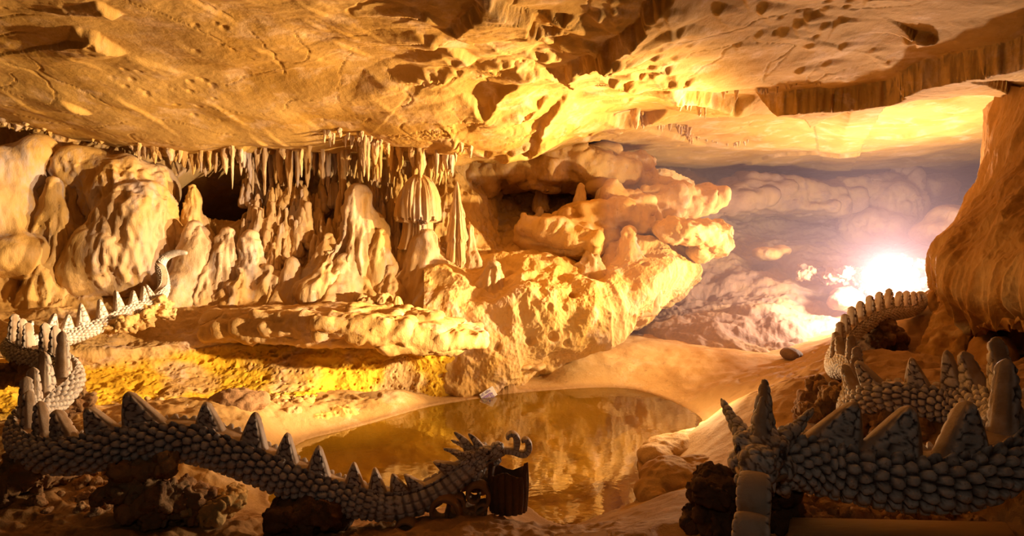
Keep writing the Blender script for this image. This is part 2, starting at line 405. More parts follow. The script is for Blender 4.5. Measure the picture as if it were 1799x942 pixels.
def ceil_z(x, y):
    sh = x.shape; x = x.ravel().astype(float); y = y.ravel().astype(float)
    z, p = ceil_base(x, y)
    wob = .16 * fbm(p * 1.6, 4, 61); teeth = .10 * np.abs(perlin(p * 5.5, 71)) + .05 * np.abs(perlin(p * 14, 72))
    for path, drop, dec, wscale, _t in STEPS:
        q = np.array([cp(*a) for a in path]); seg = np.diff(q, axis=0); ln = np.linalg.norm(seg, axis=1); cum = np.r_[0, np.cumsum(ln)]
        lo = q.min(0) - dec * 3 - .8; hi = q.max(0) + dec * 3 + .8
        m = np.where((x > lo[0]) & (x < hi[0]) & (y > lo[1]) & (y < hi[1]))[0]
        if not len(m): continue
        X, Yv = x[m], y[m]; best = np.full(len(m), 1e9); s = np.zeros(len(m)); al = np.zeros(len(m)); beyond = np.zeros(len(m))
        for k in range(len(seg)):
            w0 = X - q[k, 0]; w1 = Yv - q[k, 1]
            tr = (w0 * seg[k, 0] + w1 * seg[k, 1]) / (ln[k] ** 2); t = np.clip(tr, 0, 1)
            d = np.hypot(w0 - seg[k, 0] * t, w1 - seg[k, 1] * t); b = d < best
            cr = seg[k, 0] * w1 - seg[k, 1] * w0                      # left of the path direction = nearer the camera for a right-to-left path
            s = np.where(b, np.sign(-cr) * d, s); al = np.where(b, (cum[k] + t * ln[k]) / cum[-1], al)
            ex = np.abs(tr - t) * ln[k]; beyond = np.where(b, ex, beyond); best = np.where(b, d, best)
        s = s + wob[m] * min(1, 4 * drop) + teeth[m] * min(1, 2 * drop)
        fade = np.clip(np.minimum(al, 1 - al) * 2 / max(wscale, .05), 0, 1) ** .7 * np.exp(-beyond * 2)
        z[m] -= drop * fade * sstep(-.05, .05, s) * np.exp(-np.clip(s, 0, 99) / dec)
    z = z + .060 * fbm(p * .6, 3, 81) * (1 + .8 * sstep(-3, 0, x) * sstep(4, 2, x)) + .022 * np.abs(perlin(np.stack([p[:, 0] * .8 + p[:, 1] * .5, p[:, 1] * 2.0 - p[:, 0] * .5, p[:, 2]], 1), 83)) + .005 * ridged(p * 5, 3, 85)
    c1, _ = cells3(np.stack([x * 3.2, y * 3.2, x * 0], 1), 87); pm = sstep(.58, .72, fbm(p * .55, 3, 88) * .5 + .5)
    z = z + .04 * pm * sstep(.26, .08, c1)                            # solution pits
    ck = np.abs(perlin(np.stack([x * .45 + .25 * wob, y * .9 + .3 * wob, x * 0], 1), 89)); z = z + .03 * sstep(.012, .003, ck) * sstep(.45, .6, perlin(p * .35, 91) * .5 + .5)
    ck = np.abs(perlin(np.stack([x * .9 + .3 * wob + 7, y * .5 + .3 * wob, x * 0], 1), 90)); z = z + .025 * sstep(.012, .003, ck) * sstep(.5, .62, perlin(p * .4, 92) * .5 + .5)
    return z.reshape(sh)
def build_ceiling():
    nr, nc = 820, 1000
    Y = np.exp(np.linspace(np.log(3.0), np.log(33), nr))[:, None]; k = np.linspace(-1.0, 1.0, nc)[None, :]
    X = k * (Y + 1.0); Yg = Y + 0 * k
    Z = ceil_z(X, Yg)
    me = mesh_np('ceiling', np.stack([X, Yg, Z], -1).reshape(-1, 3), grid_faces(nr, nc)[:, ::-1])
    tag(obj('ceiling', me, M_CEIL), kind='structure')
build_ceiling()

# ------------------------------------------------------------------ walls as lofted skins
def sheet(name, net, nr, nc, mat, disp, mineral_shade=None, flip=False):
    C = np.array([[P(*q) for q in row] for row in net])               # rows of (u, v, Y)
    X = tensor(C, nr, nc); N = grid_normals(X)
    if flip: N = -N
    cam = np.array([0, 0, CH]); 
    if np.mean(np.sum(N * (cam - X), -1)) < 0: N = -N; fl = True
    else: fl = False
    r = np.linspace(0, len(net) - 1, nr)[:, None] + np.zeros(nc)[None]; c = np.linspace(0, len(net[0]) - 1, nc)[None] + np.zeros(nr)[:, None]
    p = X.reshape(-1, 3)
    D, mi = disp(p, r.ravel(), c.ravel())
    V = p + N.reshape(-1, 3) * D[:, None]
    F = grid_faces(nr, nc)
    me = mesh_np(name, V, F if not fl else F[:, ::-1])
    attr(me, 'mineral_shade', mi if mi is not None else np.zeros(len(V)))
    return me
def stations(cols):                               # columns of rows -> rows of columns
    return [list(r) for r in zip(*cols)]

def wall_left_net():
    # per station, from the ceiling down: above ceiling, upper wall, mid wall, wall foot, shelf, lip, under the lip, face, face foot, ledge, ground, below ground
    S = []
    def st(u, *rows): S.append([(u + (r[2] if len(r) > 2 else 0), r[0], r[1]) for r in rows])
    st(-330,(170,12.5),(300,12.2),(420,11.6),(540,10.8),(575,10.0),(600,9.2),(625,9.3),(660,9.0),(700,8.4),(740,8.0),(800,7.5),(860,7.3))
    st(-120,(180,13.6),(300,13.2),(420,12.6),(540,11.8),(580,10.8),(610,9.8),(640,9.9),(670,9.6),(705,8.9),(750,8.4),(800,7.8),(860,7.5))
    st(20,(190,14.6),(300,14.0),(420,13.4),(535,12.8),(585,11.6),(625,10.4),(645,10.5),(675,10.2),(710,9.4),(760,8.6),(805,8.0),(860,7.7))
    st(130,(200,15.2),(300,14.3),(420,13.9),(530,13.4),(575,12.2),(618,10.9),(640,11.0),(672,10.8),(712,9.7),(762,8.7),(800,8.2),(850,8.0))
    st(260,(205,15.8),(300,15.0),(420,14.5),(525,14.0),(562,12.8),(600,11.6),(625,11.5),(660,11.3),(700,10.3),(745,9.1),(780,8.6),(840,8.4))
    st(380,(210,16.2),(300,15.9),(420,15.2),(520,14.6),(552,13.4),(590,12.2),(610,12.3),(655,11.9),(700,10.9),(735,9.7),(770,9.0),(830,8.8))
    st(480,(215,16.4),(300,16.2),(420,15.0),(520,14.2),(545,13.6),(575,12.7),(594,12.7),(655,12.0),(700,11.5),(722,10.5),(752,9.7),(820,9.5))
    st(600,(220,16.5),(300,16.3),(420,15.0),(518,14.2),(545,13.6),(572,12.5),(588,12.9),(650,12.3),(695,12.0),(712,11.3),(735,10.6),(800,10.4))
    st(700,(230,16.5),(300,16.2),(420,14.9),(520,14.1),(550,13.5),(585,12.5),(598,12.9),(650,12.5),(690,12.3),(704,12.0),(722,11.6),(780,11.4))
    st(765,(235,16.6),(300,16.2),(420,15.0),(520,14.0),(555,13.4),(590,12.6),(610,12.6),(650,12.5),(690,12.2),(708,12.0),(720,11.8),(770,11.7))
    st(830,(240,17.4),(310,17.0),(420,15.2),(500,13.9),(550,13.5),(590,13.0),(615,12.8),(650,12.7),(685,12.6),(700,12.6),(715,12.5),(760,12.4))
    st(880,(250,19.5),(320,19.0),(420,16.5),(500,14.3),(550,13.8),(590,13.4),(615,13.3),(645,13.2),(670,13.2),(690,13.6),(705,14.2),(740,14.6))
    return stations(S)
def disp_left(p, r, c):
    up = sstep(3.3, 2.6, r); face = sstep(5.6, 6.4, r) * sstep(9.6, 8.4, r); low = sstep(8.2, 9.2, r)
    big = .26 * fbm(p * .45, 3, 101) + .07 * fbm(p * np.array([1.5, 1.5, .8]), 3, 103)
    hole = P(372, 332, 15.3); hd = np.sqrt(((p[:, 0] - hole[0]) / .98) ** 2 + ((p[:, 2] - hole[2]) / .60) ** 2)
    big = big - 4.0 * sstep(1.12, .85, hd + .25 * perlin(p * 2, 119))
    fl = np.abs(perlin(p * np.array([3.2, 3.2, .35]), 105)) + .5 * np.abs(perlin(p * np.array([7.5, 7.5, .6]), 106))
    d = big * (1 - .4 * face) - up * .20 * fl
    f1, f2 = cells3(p * np.array([3.2, 3.2, 5.0]), 107)
    pick = sstep(.30, .5, perlin(p * 1.4, 108) * .5 + .42)
    d = d - face * pick * .16 * sstep(.34, .12, f1)
    f1b, _ = cells3(p * 9, 109)
    d = d - (face * .05 + low * .04) * sstep(.3, .1, f1b)
    # bedding on the shelf, the face and the ground below it
    bed = perlin(np.stack([p[:, 0] * .6, p[:, 1] * .6, p[:, 2] * 7], 1), 110)
    d = d + (face + low) * .06 * bed + .035 * ridged(p * 3.1, 4, 112) * (1 - .8 * up) + .012 * fbm(p * 11, 3, 113)
    mi = face * sstep(.38, .60, fbm(p * .7, 4, 115) * .5 + .5 + .12) * sstep(10.3, 9.4, c) * .95
    mi = np.maximum(mi, low * .35 * sstep(.5, .7, fbm(p * .8, 3, 117) * .5 + .5))
    return d, mi
tag(obj('wall_left', sheet('wall_left', wall_left_net(), 640, 900, M_WALL, disp_left), M_WALL), kind='structure')

def wall_back_net():                              # the bulging mass in the middle, overhanging at its lower right
    S = []
    def st(u, *rows): S.append([(u + (r[2] if len(r) > 2 else 0), r[0], r[1]) for r in rows])
    # recess top, recess, recess floor back, lip, upper bulge, bulge, lower bulge, bottom edge, under, back
    st(745,(300,18.6),(340,18.4),(400,17.5),(455,14.2),(500,13.2),(560,12.8),(630,12.5),(712,12.1),(730,12.4),(745,12.6))
    st(800,(300,18.8),(340,18.6),(400,17.6),(460,14.2),(505,13.2),(565,12.7),(635,12.4),(706,12.2),(722,12.8),(735,13.6))
    st(860,(300,19),(340,19),(400,17.8),(458,14.8),(505,13.4),(565,12.7),(635,12.4),(694,12.5),(700,13.5),(705,14.5))
    st(920,(300,19.2),(340,19.2),(395,18.0),(445,15.2),(492,13.6),(550,12.9),(610,12.6),(662,12.8),(664,14.2),(668,15.6))
    st(980,(300,19.4),(340,19.4),(390,18.0),(440,15.5),(485,13.9),(530,13.2),(580,13.0),(634,13.2),(634,14.6),(640,16))
    st(1040,(300,19.6),(340,19.6),(385,18.0),(436,15.6),(478,14.1),(518,13.5),(560,13.3),(604,13.6),(604,15.0),(612,16.4))
    st(1100,(300,19.8),(340,19.6),(380,18.2),(412,15.8),(455,14.5),(500,13.9),(536,13.7),(572,14.0),(572,15.4),(580,16.8))
    st(1150,(300,20),(340,19.7),(380,18.4),(416,16.0),(452,14.9),(485,14.4),(515,14.2),(540,14.5),(541,15.8),(548,17.2))
    st(1195,(305,20.2),(345,19.8),(385,18.6),(428,16.0),(450,15.2),(470,14.9),(492,14.8),(512,15.0),(512,16.2),(520,17.8))
    st(1225,(315,20.6),(355,20.2),(395,18.8),(440,16.4),(450,15.8),(460,15.6),(470,15.5),(482,15.7),(484,16.8),(490,18.4))
    return stations(S)
def disp_back(p, r, c):
    bul = sstep(2.6, 3.4, r)
    d = .26 * fbm(p * .7, 3, 131) + .15 * ridged(p * .6 + 4, 2, 133, .4) - .10
    d = d - .10 * np.abs(perlin(p * np.array([2.2, 2.2, .6]), 135)) + .025 * ridged(p * 3, 4, 137) + .012 * fbm(p * 11, 3, 139)
    f1, _ = cells3(p * 2.1, 141)
    d = d - .16 * sstep(.3, .1, f1) * sstep(.35, .6, perlin(p * .9, 142) * .5 + .5)
    return d, .22 * sstep(.5, .75, fbm(p * .6, 3, 143) * .5 + .5)
tag(obj('wall_back', sheet('wall_back', wall_back_net(), 520, 620, M_WALL, disp_back), M_WALL), kind='structure')

def wall_far_net():                               # the hazy far wall: rubble slope, band of ledges, then the ceiling
    S = []
    def st(u, *rows): S.append([(u, *r) for r in rows])
    st(820,(240,20),(290,20.5),(330,21),(400,21),(480,20.5),(560,19.5),(620,18.5),(680,18))
    st(980,(250,21),(290,21.5),(330,21.5),(400,21.3),(480,20.5),(560,19),(600,18),(660,17))
    st(1120,(260,23),(290,23.5),(325,22.3),(380,22.6),(460,21),(540,18.8),(590,17.0),(640,16))
    st(1220,(265,25),(300,26),(330,23.8),(375,24.2),(450,22),(540,18.5),(606,15.6),(650,15))
    st(1320,(265,27),(305,28.5),(338,25.2),(380,25.4),(450,22.6),(545,18.0),(622,14.4),(660,14))
    st(1420,(262,28),(310,30),(332,26.4),(385,26),(455,22.8),(545,18.2),(630,13.6),(665,13.2))
    st(1540,(258,28),(295,29.5),(325,27),(390,26),(460,23.5),(540,19.5),(620,15),(660,14.5))
    st(1660,(240,27),(280,28),(320,27),(380,26),(450,24),(530,20.5),(610,17),(660,16))
    st(1850,(225,26),(265,26),(310,26),(370,25),(440,23.5),(520,21),(600,18),(660,17))
    return stations(S)
def disp_far(p, r, c):
    low = sstep(3.4, 4.4, r)
    d = .40 * fbm(p * .4, 3, 151) + .07 * fbm(p * 1.4, 4, 153) + low * .035 * ridged(p * 1.4, 4, 155)
    d = d + .10 * ridged(p * np.array([.5, .5, 2.4]), 4, 157) + .03 * fbm(p * 5, 3, 160)
    f1, _ = cells3(p * 1.1, 158)
    d = d + low * .10 * sstep(.5, .1, f1) * sstep(.45, .65, perlin(p * .7, 159) * .5 + .5)
    return d, np.zeros(len(p))
tag(obj('wall_far', sheet('wall_far', wall_far_net(), 420, 560, M_BACK, disp_far), M_BACK), kind='structure')

# the mass of draped flowstone on the right: a bell-shaped overhang on folded legs
def wall_right():
    S = []
    def st(*rows): S.append(rows)
    # stations from the far left edge round to the near right; rows: above ceiling, shoulder, slope, crown edge, bulge, skirt, hem, up under the hem, hollow, foot, buried
    st((1745,150,15),(1740,290,14.5),(1690,370,14),(1650,410,13.4),(1632,450,12.8),(1640,500,12.6),(1652,515,12.6),(1665,515,13.2),(1655,560,12.6),(1625,640,12.0),(1600,700,11.6))
    st((1738,150,13.5),(1722,300,12.6),(1672,380,11.8),(1625,430,11.2),(1616,475,10.8),(1624,510,10.8),(1640,530,10.9),(1655,525,11.5),(1652,570,10.9),(1632,640,10.3),(1600,700,9.7))
    st((1742,150,12.4),(1735,300,11.4),(1690,375,10.6),(1650,430,9.9),(1640,490,9.7),(1650,530,9.8),(1664,556,10.0),(1676,540,10.8),(1672,600,10.2),(1650,650,9.5),(1622,720,8.8))
    st((1765,150,11.4),(1760,290,10.4),(1730,370,9.6),(1700,440,9.0),(1690,510,8.8),(1696,560,8.9),(1704,590,9.1),(1706,560,10.4),(1712,610,10.2),(1690,660,9.2),(1665,730,8.3))
    st((1800,150,10.6),(1795,280,9.7),(1770,370,8.9),(1750,450,8.2),(1742,520,8.0),(1744,565,8.1),(1748,592,8.3),(1750,560,9.7),(1758,620,9.5),(1746,665,8.5),(1722,750,7.5))
    st((1850,150,9.8),(1845,280,9.0),(1830,370,8.2),(1815,450,7.5),(1808,530,7.3),(1808,575,7.4),(1810,600,7.5),(1812,570,8.8),(1822,635,8.6),(1815,680,7.4),(1800,770,6.5))
    st((1930,150,9.0),(1920,280,8.3),(1905,370,7.6),(1890,450,7.0),(1885,530,6.8),(1888,585,6.9),(1890,615,7.0),(1895,590,8.0),(1905,650,7.8),(1910,700,6.5),(1920,800,5.7))
    st((2200,150,8.6),(2200,280,8),(2200,370,7.3),(2200,450,6.8),(2200,530,6.6),(2200,590,6.5),(2200,620,6.5),(2200,600,7.3),(2200,660,7.2),(2200,720,6),(2200,810,5.4))
    net = stations(S)
    def dp(p, r, c):
        d = .20 * fbm(p * np.array([.7, .7, .4]), 3, 171) + .03 * fbm(p * np.array([2.2, 2.2, .8]), 3, 173)
        hem = sstep(3.2, 5.6, r) * sstep(9.2, 8.2, r)
        fold = np.abs(perlin(p * np.array([2.1, 2.1, .18]), 175)) * 1.0 + .5 * np.abs(perlin(p * np.array([5.5, 5.5, .35]), 176))
        d = d - (.08 + .26 * hem) * fold + .008 * ridged(p * 4, 3, 177) + .008 * fbm(p * 12, 3, 178)
        return d, np.zeros(len(p))
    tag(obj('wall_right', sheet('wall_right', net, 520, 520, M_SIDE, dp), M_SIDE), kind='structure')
wall_right()
# ================================================================== FORMATIONS
def mound_mesh(name, h, R, style='dome', seed=0, flute=.12, nz=84, na=150, sx=1.0, lean=0.0):
    z = np.linspace(0, 1, nz); a = np.linspace(0, 2 * math.pi, na, endpoint=False)
    Zg, A = np.meshgrid(z, a, indexing='ij')
    ring = np.stack([np.cos(A), np.sin(A)], -1)
    q = np.stack([ring[..., 0].ravel() * 1.4, ring[..., 1].ravel() * 1.4, Zg.ravel() * .6], 1) + seed * 3.7
    if style == 'dome':
        r = (1 - Zg ** 2.2).clip(0, 1) ** .62 * (1 + .22 * (1 - Zg) ** 3)
        fl = sstep(1.0, .55, Zg)
    elif style == 'cone':
        r = (1 - Zg) ** .62 * (1 + .15 * np.sin(Zg * 7 + seed)) * .92 + .05 * (1 - Zg ** 6)
        fl = sstep(1.0, .7, Zg)
    elif style == 'cap':                                               # umbrella with a hanging fringe over a narrower stem
        edge = .36 + .07 * perlin(np.stack([ring[..., 0].ravel() * 5, ring[..., 1].ravel() * 5, 0 * Zg.ravel()], 1), seed).reshape(Zg.shape) + .10 * np.abs(perlin(np.stack([ring[..., 0].ravel() * 13, ring[..., 1].ravel() * 13, 0 * Zg.ravel()], 1), seed + 1)).reshape(Zg.shape)
        up = ((Zg - edge) / (1 - edge)).clip(0, 1)
        cap = (1 - up ** 2.3).clip(0, 1) ** .55
        stem = .70 + .30 * (1 - Zg / .4).clip(0, 1) ** 2
        r = np.where(Zg > edge, cap, stem * .9)
        fl = sstep(1.0, .72, Zg)
    elif style == 'skirt':                                             # a spire over tiers of draped skirts
        tier = np.zeros_like(Zg)
        for k, e0 in enumerate((.18, .42, .66)):
            e = e0 + .05 * perlin(q * 4 + k, seed + k).reshape(Zg.shape)
            tier += .13 * sstep(e - .012, e + .012, Zg) * np.exp(-(Zg - e).clip(0, 1) * 9)
        r = (1 - Zg) ** .75 * .95 + tier * (1 - Zg) ** .3 + .04 * (1 - Zg ** 8)
        fl = sstep(1.0, .85, Zg)
    p = np.stack([ring[..., 0].ravel() * 3.4, ring[..., 1].ravel() * 3.4, Zg.ravel() * .8], 1) + seed
    f1 = np.abs(perlin(p, seed + 5)).reshape(Zg.shape); f2 = np.abs(perlin(p * np.array([2.6, 2.6, .8]), seed + 6)).reshape(Zg.shape)
    lump = fbm(q * 1.2, 3, seed + 7).reshape(Zg.shape)
    r = r * (1 + .20 * lump) - flute * fl * (1.1 * f1 + .7 * f2) * r ** .5
    r = np.maximum(r, .004) ; r[-1] = .003
    zz = Zg * h + h * .04 * lump * (1 - Zg)
    V = np.stack([ring[..., 0] * r * R * sx + lean * h * Zg ** 1.5, ring[..., 1] * r * R, zz], -1).reshape(-1, 3)
    n = V.copy(); n[:, 2] = 0; n /= np.maximum(np.linalg.norm(n, axis=1)[:, None], 1e-6)
    w = V / .30
    V = V + n * (.010 * fbm(w, 3, seed + 8) * min(1, R / .3) + .014 * fbm(w * .5, 2, seed + 9))[:, None]
    return mesh_np(name, V, grid_faces(nz, na, True))
def mound(name, u, vt, vb, hw, Y, style, label, seed, cat='stalagmite', group=None, flute=.12, sink=.25, mat=None, lean=0., sx=1.0):
    b = P(u, vb, Y); h = (vb - vt) / FPX * Y; R = hw / FPX * Y
    me = mound_mesh(name, h + sink, R, style, seed, flute, lean=lean, sx=sx)
    o = obj(name, me, mat or M_FLOW, loc=(b[0], b[1], b[2] - sink)); tag(o, label, cat, group); return o
def wax(name, u, vt, vb, hw, Y, label, seed, cat, flute=.12, sink=.25, mat=None, n=11, smooth=1.0):
    """a mound of slumped columns grown together like candle wax"""
    r = np.random.default_rng(seed); b = P(u, vb, Y); h = (vb - vt) / FPX * Y; R = hw / FPX * Y
    it = []; rc = min(.60 * R, .48 * h)
    it.append(('cap', (b[0] - .05 * R, b[1], b[2] - sink), (b[0] + .08 * R * r.normal(), b[1], b[2] + h - rc * .62), rc * 1.45, rc * .62))
    for k in range(n):
        a = r.uniform(0, 2 * math.pi); rho = R * (.25 + .62 * math.sqrt(r.uniform())); q = rho / R
        hh = h * (1 - .80 * q ** 1.5) * r.uniform(.75, 1.0); rr = R * r.uniform(.32, .52) * (1 - .2 * q); rr = min(rr, hh * .5)
        x = b[0] + rho * math.cos(a); y = b[1] + .75 * rho * math.sin(a)
        it.append(('cap', (x + .30 * rho * math.cos(a), y + .2 * rho * math.sin(a), b[2] - sink), (x - .12 * rho * math.cos(a), y, b[2] + hh - rr * .6), rr * 1.6, rr * .6))
    me = blobs(name, it, max(.026, min(.05, R / 11)), 14)
    s = max(.35, min(1.2, R / .55))
    def f(p, nn):
        side = sstep(.95, .5, np.abs(nn[:, 2]))
        fl = np.abs(perlin(p * np.array([4.2, 4.2, .45]) / s, seed)) * .8 + .45 * np.abs(perlin(p * np.array([10, 10, .8]) / s, seed + 1))
        pick = sstep(.35, .6, perlin(p * .8 / s, seed + 2) * .5 + .5)
        d = .16 * R * fbm(p * .9 / s, 3, seed + 3) - flute * R * side * fl * (.35 + .65 * pick) * 3.4
        return d + .012 * fbm(p * 6, 4, seed + 4) + .006 * fbm(p * 24, 2, seed + 5)
    displace(me, f); attr(me, 'mineral_shade', sstep(.55, .75, fbm(coords(me) * .8, 2, 77) * .5 + .5) * .25)
    return tag(obj(name, me, mat or M_FLOW), label, cat)
FM = [
 ('stalagmite', 632, 322, 500, 64, 14.3, 'cone', 'tall pointed stalagmite with tiers of draped skirts amid the left wall mounds', .16),
 ('flowstone_dome', 736, 306, 420, 42, 14.5, 'cap', 'round mushroom shaped flowstone dome with a fluted fringe', .20),
 ('flowstone_mound', 752, 396, 530, 62, 14.1, 'dome', 'broad pale mound carrying the mushroom shaped dome', .10),
 ('stalagmite', 803, 318, 480, 27, 14.5, 'skirt', 'slender fluted column at the edge of the dark recess', .22),
 ('stalagmite', 826, 392, 480, 24, 14.3, 'cone', 'plain conical stalagmite leaning on the fluted column', .08),
 ('flowstone_mound', 574, 402, 530, 52, 14.2, 'dome', 'large round mound with a dark shaded flank under the skirted stalagmite', .10),
 ('flowstone_mound', 612, 442, 532, 56, 13.9, 'dome', 'smooth lit mound resting on the shelf below the skirted stalagmite', .08),
 ('flowstone_mound', 512, 450, 530, 36, 13.9, 'dome', 'narrow rounded mound between two shaded gaps on the shelf', .07),
 ('flowstone_mound', 672, 398, 520, 36, 14.0, 'dome', 'tall lobe of flowstone between the skirted stalagmite and the mushroom dome', .12),
 ('flowstone_mound', 450, 404, 528, 54, 14.1, 'dome', 'yellowish bulging mound with short drip marks beside the dragon tail', .12),
 ('flowstone_mound', 392, 398, 530, 50, 14.0, 'dome', 'yellow draped mound directly behind the dragon tail tip', .13),
 ('flowstone_mound', 345, 384, 525, 58, 14.0, 'dome', 'low broad mound below the black cave mouth', .09),
 ('flowstone_mound', 486, 352, 480, 34, 14.9, 'dome', 'knobbly upper mound between the crowd of stalagmites and the yellowish bulging mound', .14),
 ('flowstone_mound', 560, 362, 480, 34, 14.8, 'dome', 'upper mound in the dark gap left of the tall skirted stalagmite', .14),
 ('flowstone_mound', 690, 346, 470, 26, 14.9, 'dome', 'upper draped lobe squeezed between the tall stalagmite and the mushroom dome', .14),
 ('flowstone_mound', 452, 348, 470, 28, 14.9, 'dome', 'upper lobe right of the black cave mouth', .14),
 ('flowstone_mound', 545, 470, 545, 40, 13.9, 'cone', 'low apron of flowstone spilling onto the shelf below the dark gap', .08),
 ('flowstone_mound', 690, 462, 545, 44, 13.8, 'dome', 'low smooth lobe on the shelf in front of the broad pale mound', .08),
 ('stalagmite', 341, 322, 400, 23, 14.6, 'dome', 'stout single stalagmite standing beside the black cave mouth', .14),
 ('stalagmite', 306, 366, 410, 14, 14.3, 'dome', 'stubby knob of stone beside the stout stalagmite', .10),
 ('flowstone_stack', 100, 306, 530, 50, 13.6, 'cone', 'rough ribbed tapering column beside the huge flowstone mass', .13),
 ('stalagmite', 1018, 318, 420, 24, 16.2, 'cone', 'upright blade of stone in front of the dark recess', .12),
 ('stalagmite', 1062, 328, 420, 34, 16.4, 'dome', 'rounded block of stone just behind the upright blade', .10),
 ('stalagmite', 950, 306, 352, 10, 18.0, 'cone', 'thin spire standing deep inside the dark recess', .10),
 ('stalagmite', 947, 362, 392, 17, 17.0, 'dome', 'small pale knob on the recess floor', .10),
 ('flowstone_mound', 1104, 396, 500, 48, 14.8, 'cone', 'jagged crest of pale rock below the long dark crevice', .16),
 ('flowstone_mound', 1035, 430, 500, 40, 14.4, 'dome', 'weathered knobbly lump on the bulging middle rock', .14),
 ('flowstone_mound', 868, 452, 560, 44, 13.4, 'dome', 'pale rounded buttress at the corner where the mounds end', .10),
 ('flowstone_mound', 782, 500, 620, 34, 12.9, 'cone', 'lumpy draped buttress above the end of the yellow ledge', .12),
 ('stalagmite', 698, 520, 568, 12, 12.9, 'cap', 'small pedestal stump on the shelf edge', .14),
]
for k, (nm, u, vt, vb, hw, Y, stl, lab, fl) in enumerate(FM):
    ct = 'stalagmite' if nm == 'stalagmite' else 'flowstone'
    if stl in ('cap', 'skirt'): mound(nm, u, vt, vb, hw, Y, stl, lab, 20 + k * 7, ct, None, fl)
    else: wax(nm, u, vt, vb, hw * 1.18, Y + .25, lab, 20 + k * 7, ct, fl, n=14 if hw > 40 else 8)
_r = np.random.default_rng(23)
def small_mesh(i):
    r = np.random.default_rng(900 + i); it = []
    for k in range(5):
        x, y = (0, 0) if k == 0 else r.normal(0, .11, 2); hh = 1.0 if k == 0 else r.uniform(.35, .85); rr = r.uniform(.09, .15)
        it.append(('cap', (x * 1.3, y * 1.3, 0), (x, y, hh - rr * .6), rr * 1.25, rr * .55))
    me = blobs('stalagmite', it, .028, 2)
    displace(me, lambda p, n: .035 * fbm(p * 3.5, 3, i * 9) - .05 * np.abs(perlin(p * np.array([9, 9, 1.2]), i * 9 + 4)) * sstep(.95, .5, np.abs(n[:, 2])))
    attr(me, 'mineral_shade', np.zeros(len(me.vertices))); return me
_small = [small_mesh(i) for i in range(8)]
for k in range(104):
    u = _r.uniform(432, 720); vb = _r.uniform(345, 470); hp = _r.uniform(30, 62); 
    Y = 15.5 - (vb - 345) / 110 * .9 + _r.uniform(-.15, .15)
    b = P(u, vb, Y); h = hp / FPX * Y
    o = obj('stalagmite', _small[k % 8], M_FLOW, loc=(b[0], b[1], b[2] - .1)); w_ = _r.uniform(.8, 1.5)
    o.scale = (h * w_, h * w_, h + .1); o.rotation_euler = (0, 0, _r.uniform(0, 6.28))
    tag(o, 'small stalagmite in the crowd between the stalactite fringe and the big mounds', 'stalagmite', 'crowd of small stalagmites on the left wall')

# ------------------------------------------------------------------ stalactites
def drip_mesh(seed, nz=34, na=22):
    z = np.linspace(0, 1, nz); a = np.linspace(0, 2 * math.pi, na, endpoint=False); Zg, A = np.meshgrid(z, a, indexing='ij')
    r = (1 - Zg) ** .55 * .9 + .1 * (1 - Zg ** 8)
    p = np.stack([np.cos(A).ravel(), np.sin(A).ravel(), Zg.ravel() * 2.5], 1) + seed * 2.3
    r = r * (1 + .35 * fbm(p * 1.3, 3, seed).reshape(Zg.shape)) * (1 - .3 * np.abs(perlin(p * np.array([3, 3, .5]), seed + 3)).reshape(Zg.shape))
    bx = .5 * perlin(np.stack([Zg.ravel() * 1.5, Zg.ravel() * 0 + seed, Zg.ravel() * 0], 1), 9).reshape(Zg.shape)
    r[-1] = .01
    V = np.stack([np.cos(A) * r + bx, np.sin(A) * r, -Zg], -1).reshape(-1, 3)
    return mesh_np('stalactite', V, grid_faces(nz, na, True)[:, ::-1])
DRIPS = [drip_mesh(600 + i) for i in range(9)]
def fringe(path, n, L, wd, label, group, seed, mat=M_FLOW, up=.15, yj=.25, attach=False):
    r = np.random.default_rng(seed); q = np.array([P(*p) for p in path]); d = crm(q, 300)
    ts = np.sort(r.uniform(0, 299, n)).astype(int)
    for k in ts:
        b = d[k]; y = b[1] + r.normal() * yj; x = b[0] + r.normal() * .03
        zc = float(ceil_z(np.array([x]), np.array([y]))[0])
        ln = r.uniform(*L) * b[1] / FPX; w_ = r.uniform(*wd) * b[1] / FPX
        top = max(b[2], min(zc + .06, b[2] + .5)) + .02
        if attach: top = zc + .04; b = np.array([b[0], b[1], top])
        else: ln *= 1 if r.uniform() < .7 else .6
        o = obj('stalactite', DRIPS[int(r.integers(9))], mat, loc=(x, y, top)); o.scale = (w_, w_, ln + top - b[2]); o.rotation_euler = (0, 0, r.uniform(0, 6.28))
        tag(o, label, 'stalactite', group)
GF = 'stalactite fringe over the left wall'
fringe([(235,250,14.7),(262,252,14.7),(300,262,14.8),(330,272,14.9)], 26, (14, 40), (3.5, 8), 'short stalactite in the ragged clump above the huge flowstone mass', 'ragged stalactite clump over the flowstone mass', 1)
fringe([(325,268,14.9),(380,268,15.1),(430,270,15.2),(440,270,15.2)], 24, (14, 44), (3.5, 8), 'stalactite hanging over the black cave mouth', 'stalactites over the cave mouth', 2)
fringe([(430,268,15.2),(500,268,15.2),(560,272,15.3),(640,280,15.3)], 64, (24, 82), (3, 8), 'stalactite in the crowded fringe above the small stalagmites', GF, 3, yj=.35)
fringe([(566,236,13.6),(600,238,13.8),(640,236,14.0),(682,236,14.2)], 30, (10, 26), (2.5, 5.5), 'small stalactite on the stepped ceiling edge above the crowded fringe', 'stalactites on the stepped ceiling edge', 4, attach=True)
fringe([(638,242,14.2),(655,245,14.3),(672,250,14.4)], 14, (30, 80), (4, 9), 'thick stalactite in the long cluster above the skirted stalagmite', 'thick stalactite cluster', 5)
fringe([(680,276,14.8),(730,274,14.9),(770,274,14.9),(795,278,14.9)], 30, (20, 54), (4, 9), 'stout stalactite in the curtain behind the mushroom dome', 'stalactite curtain behind the dome', 6)
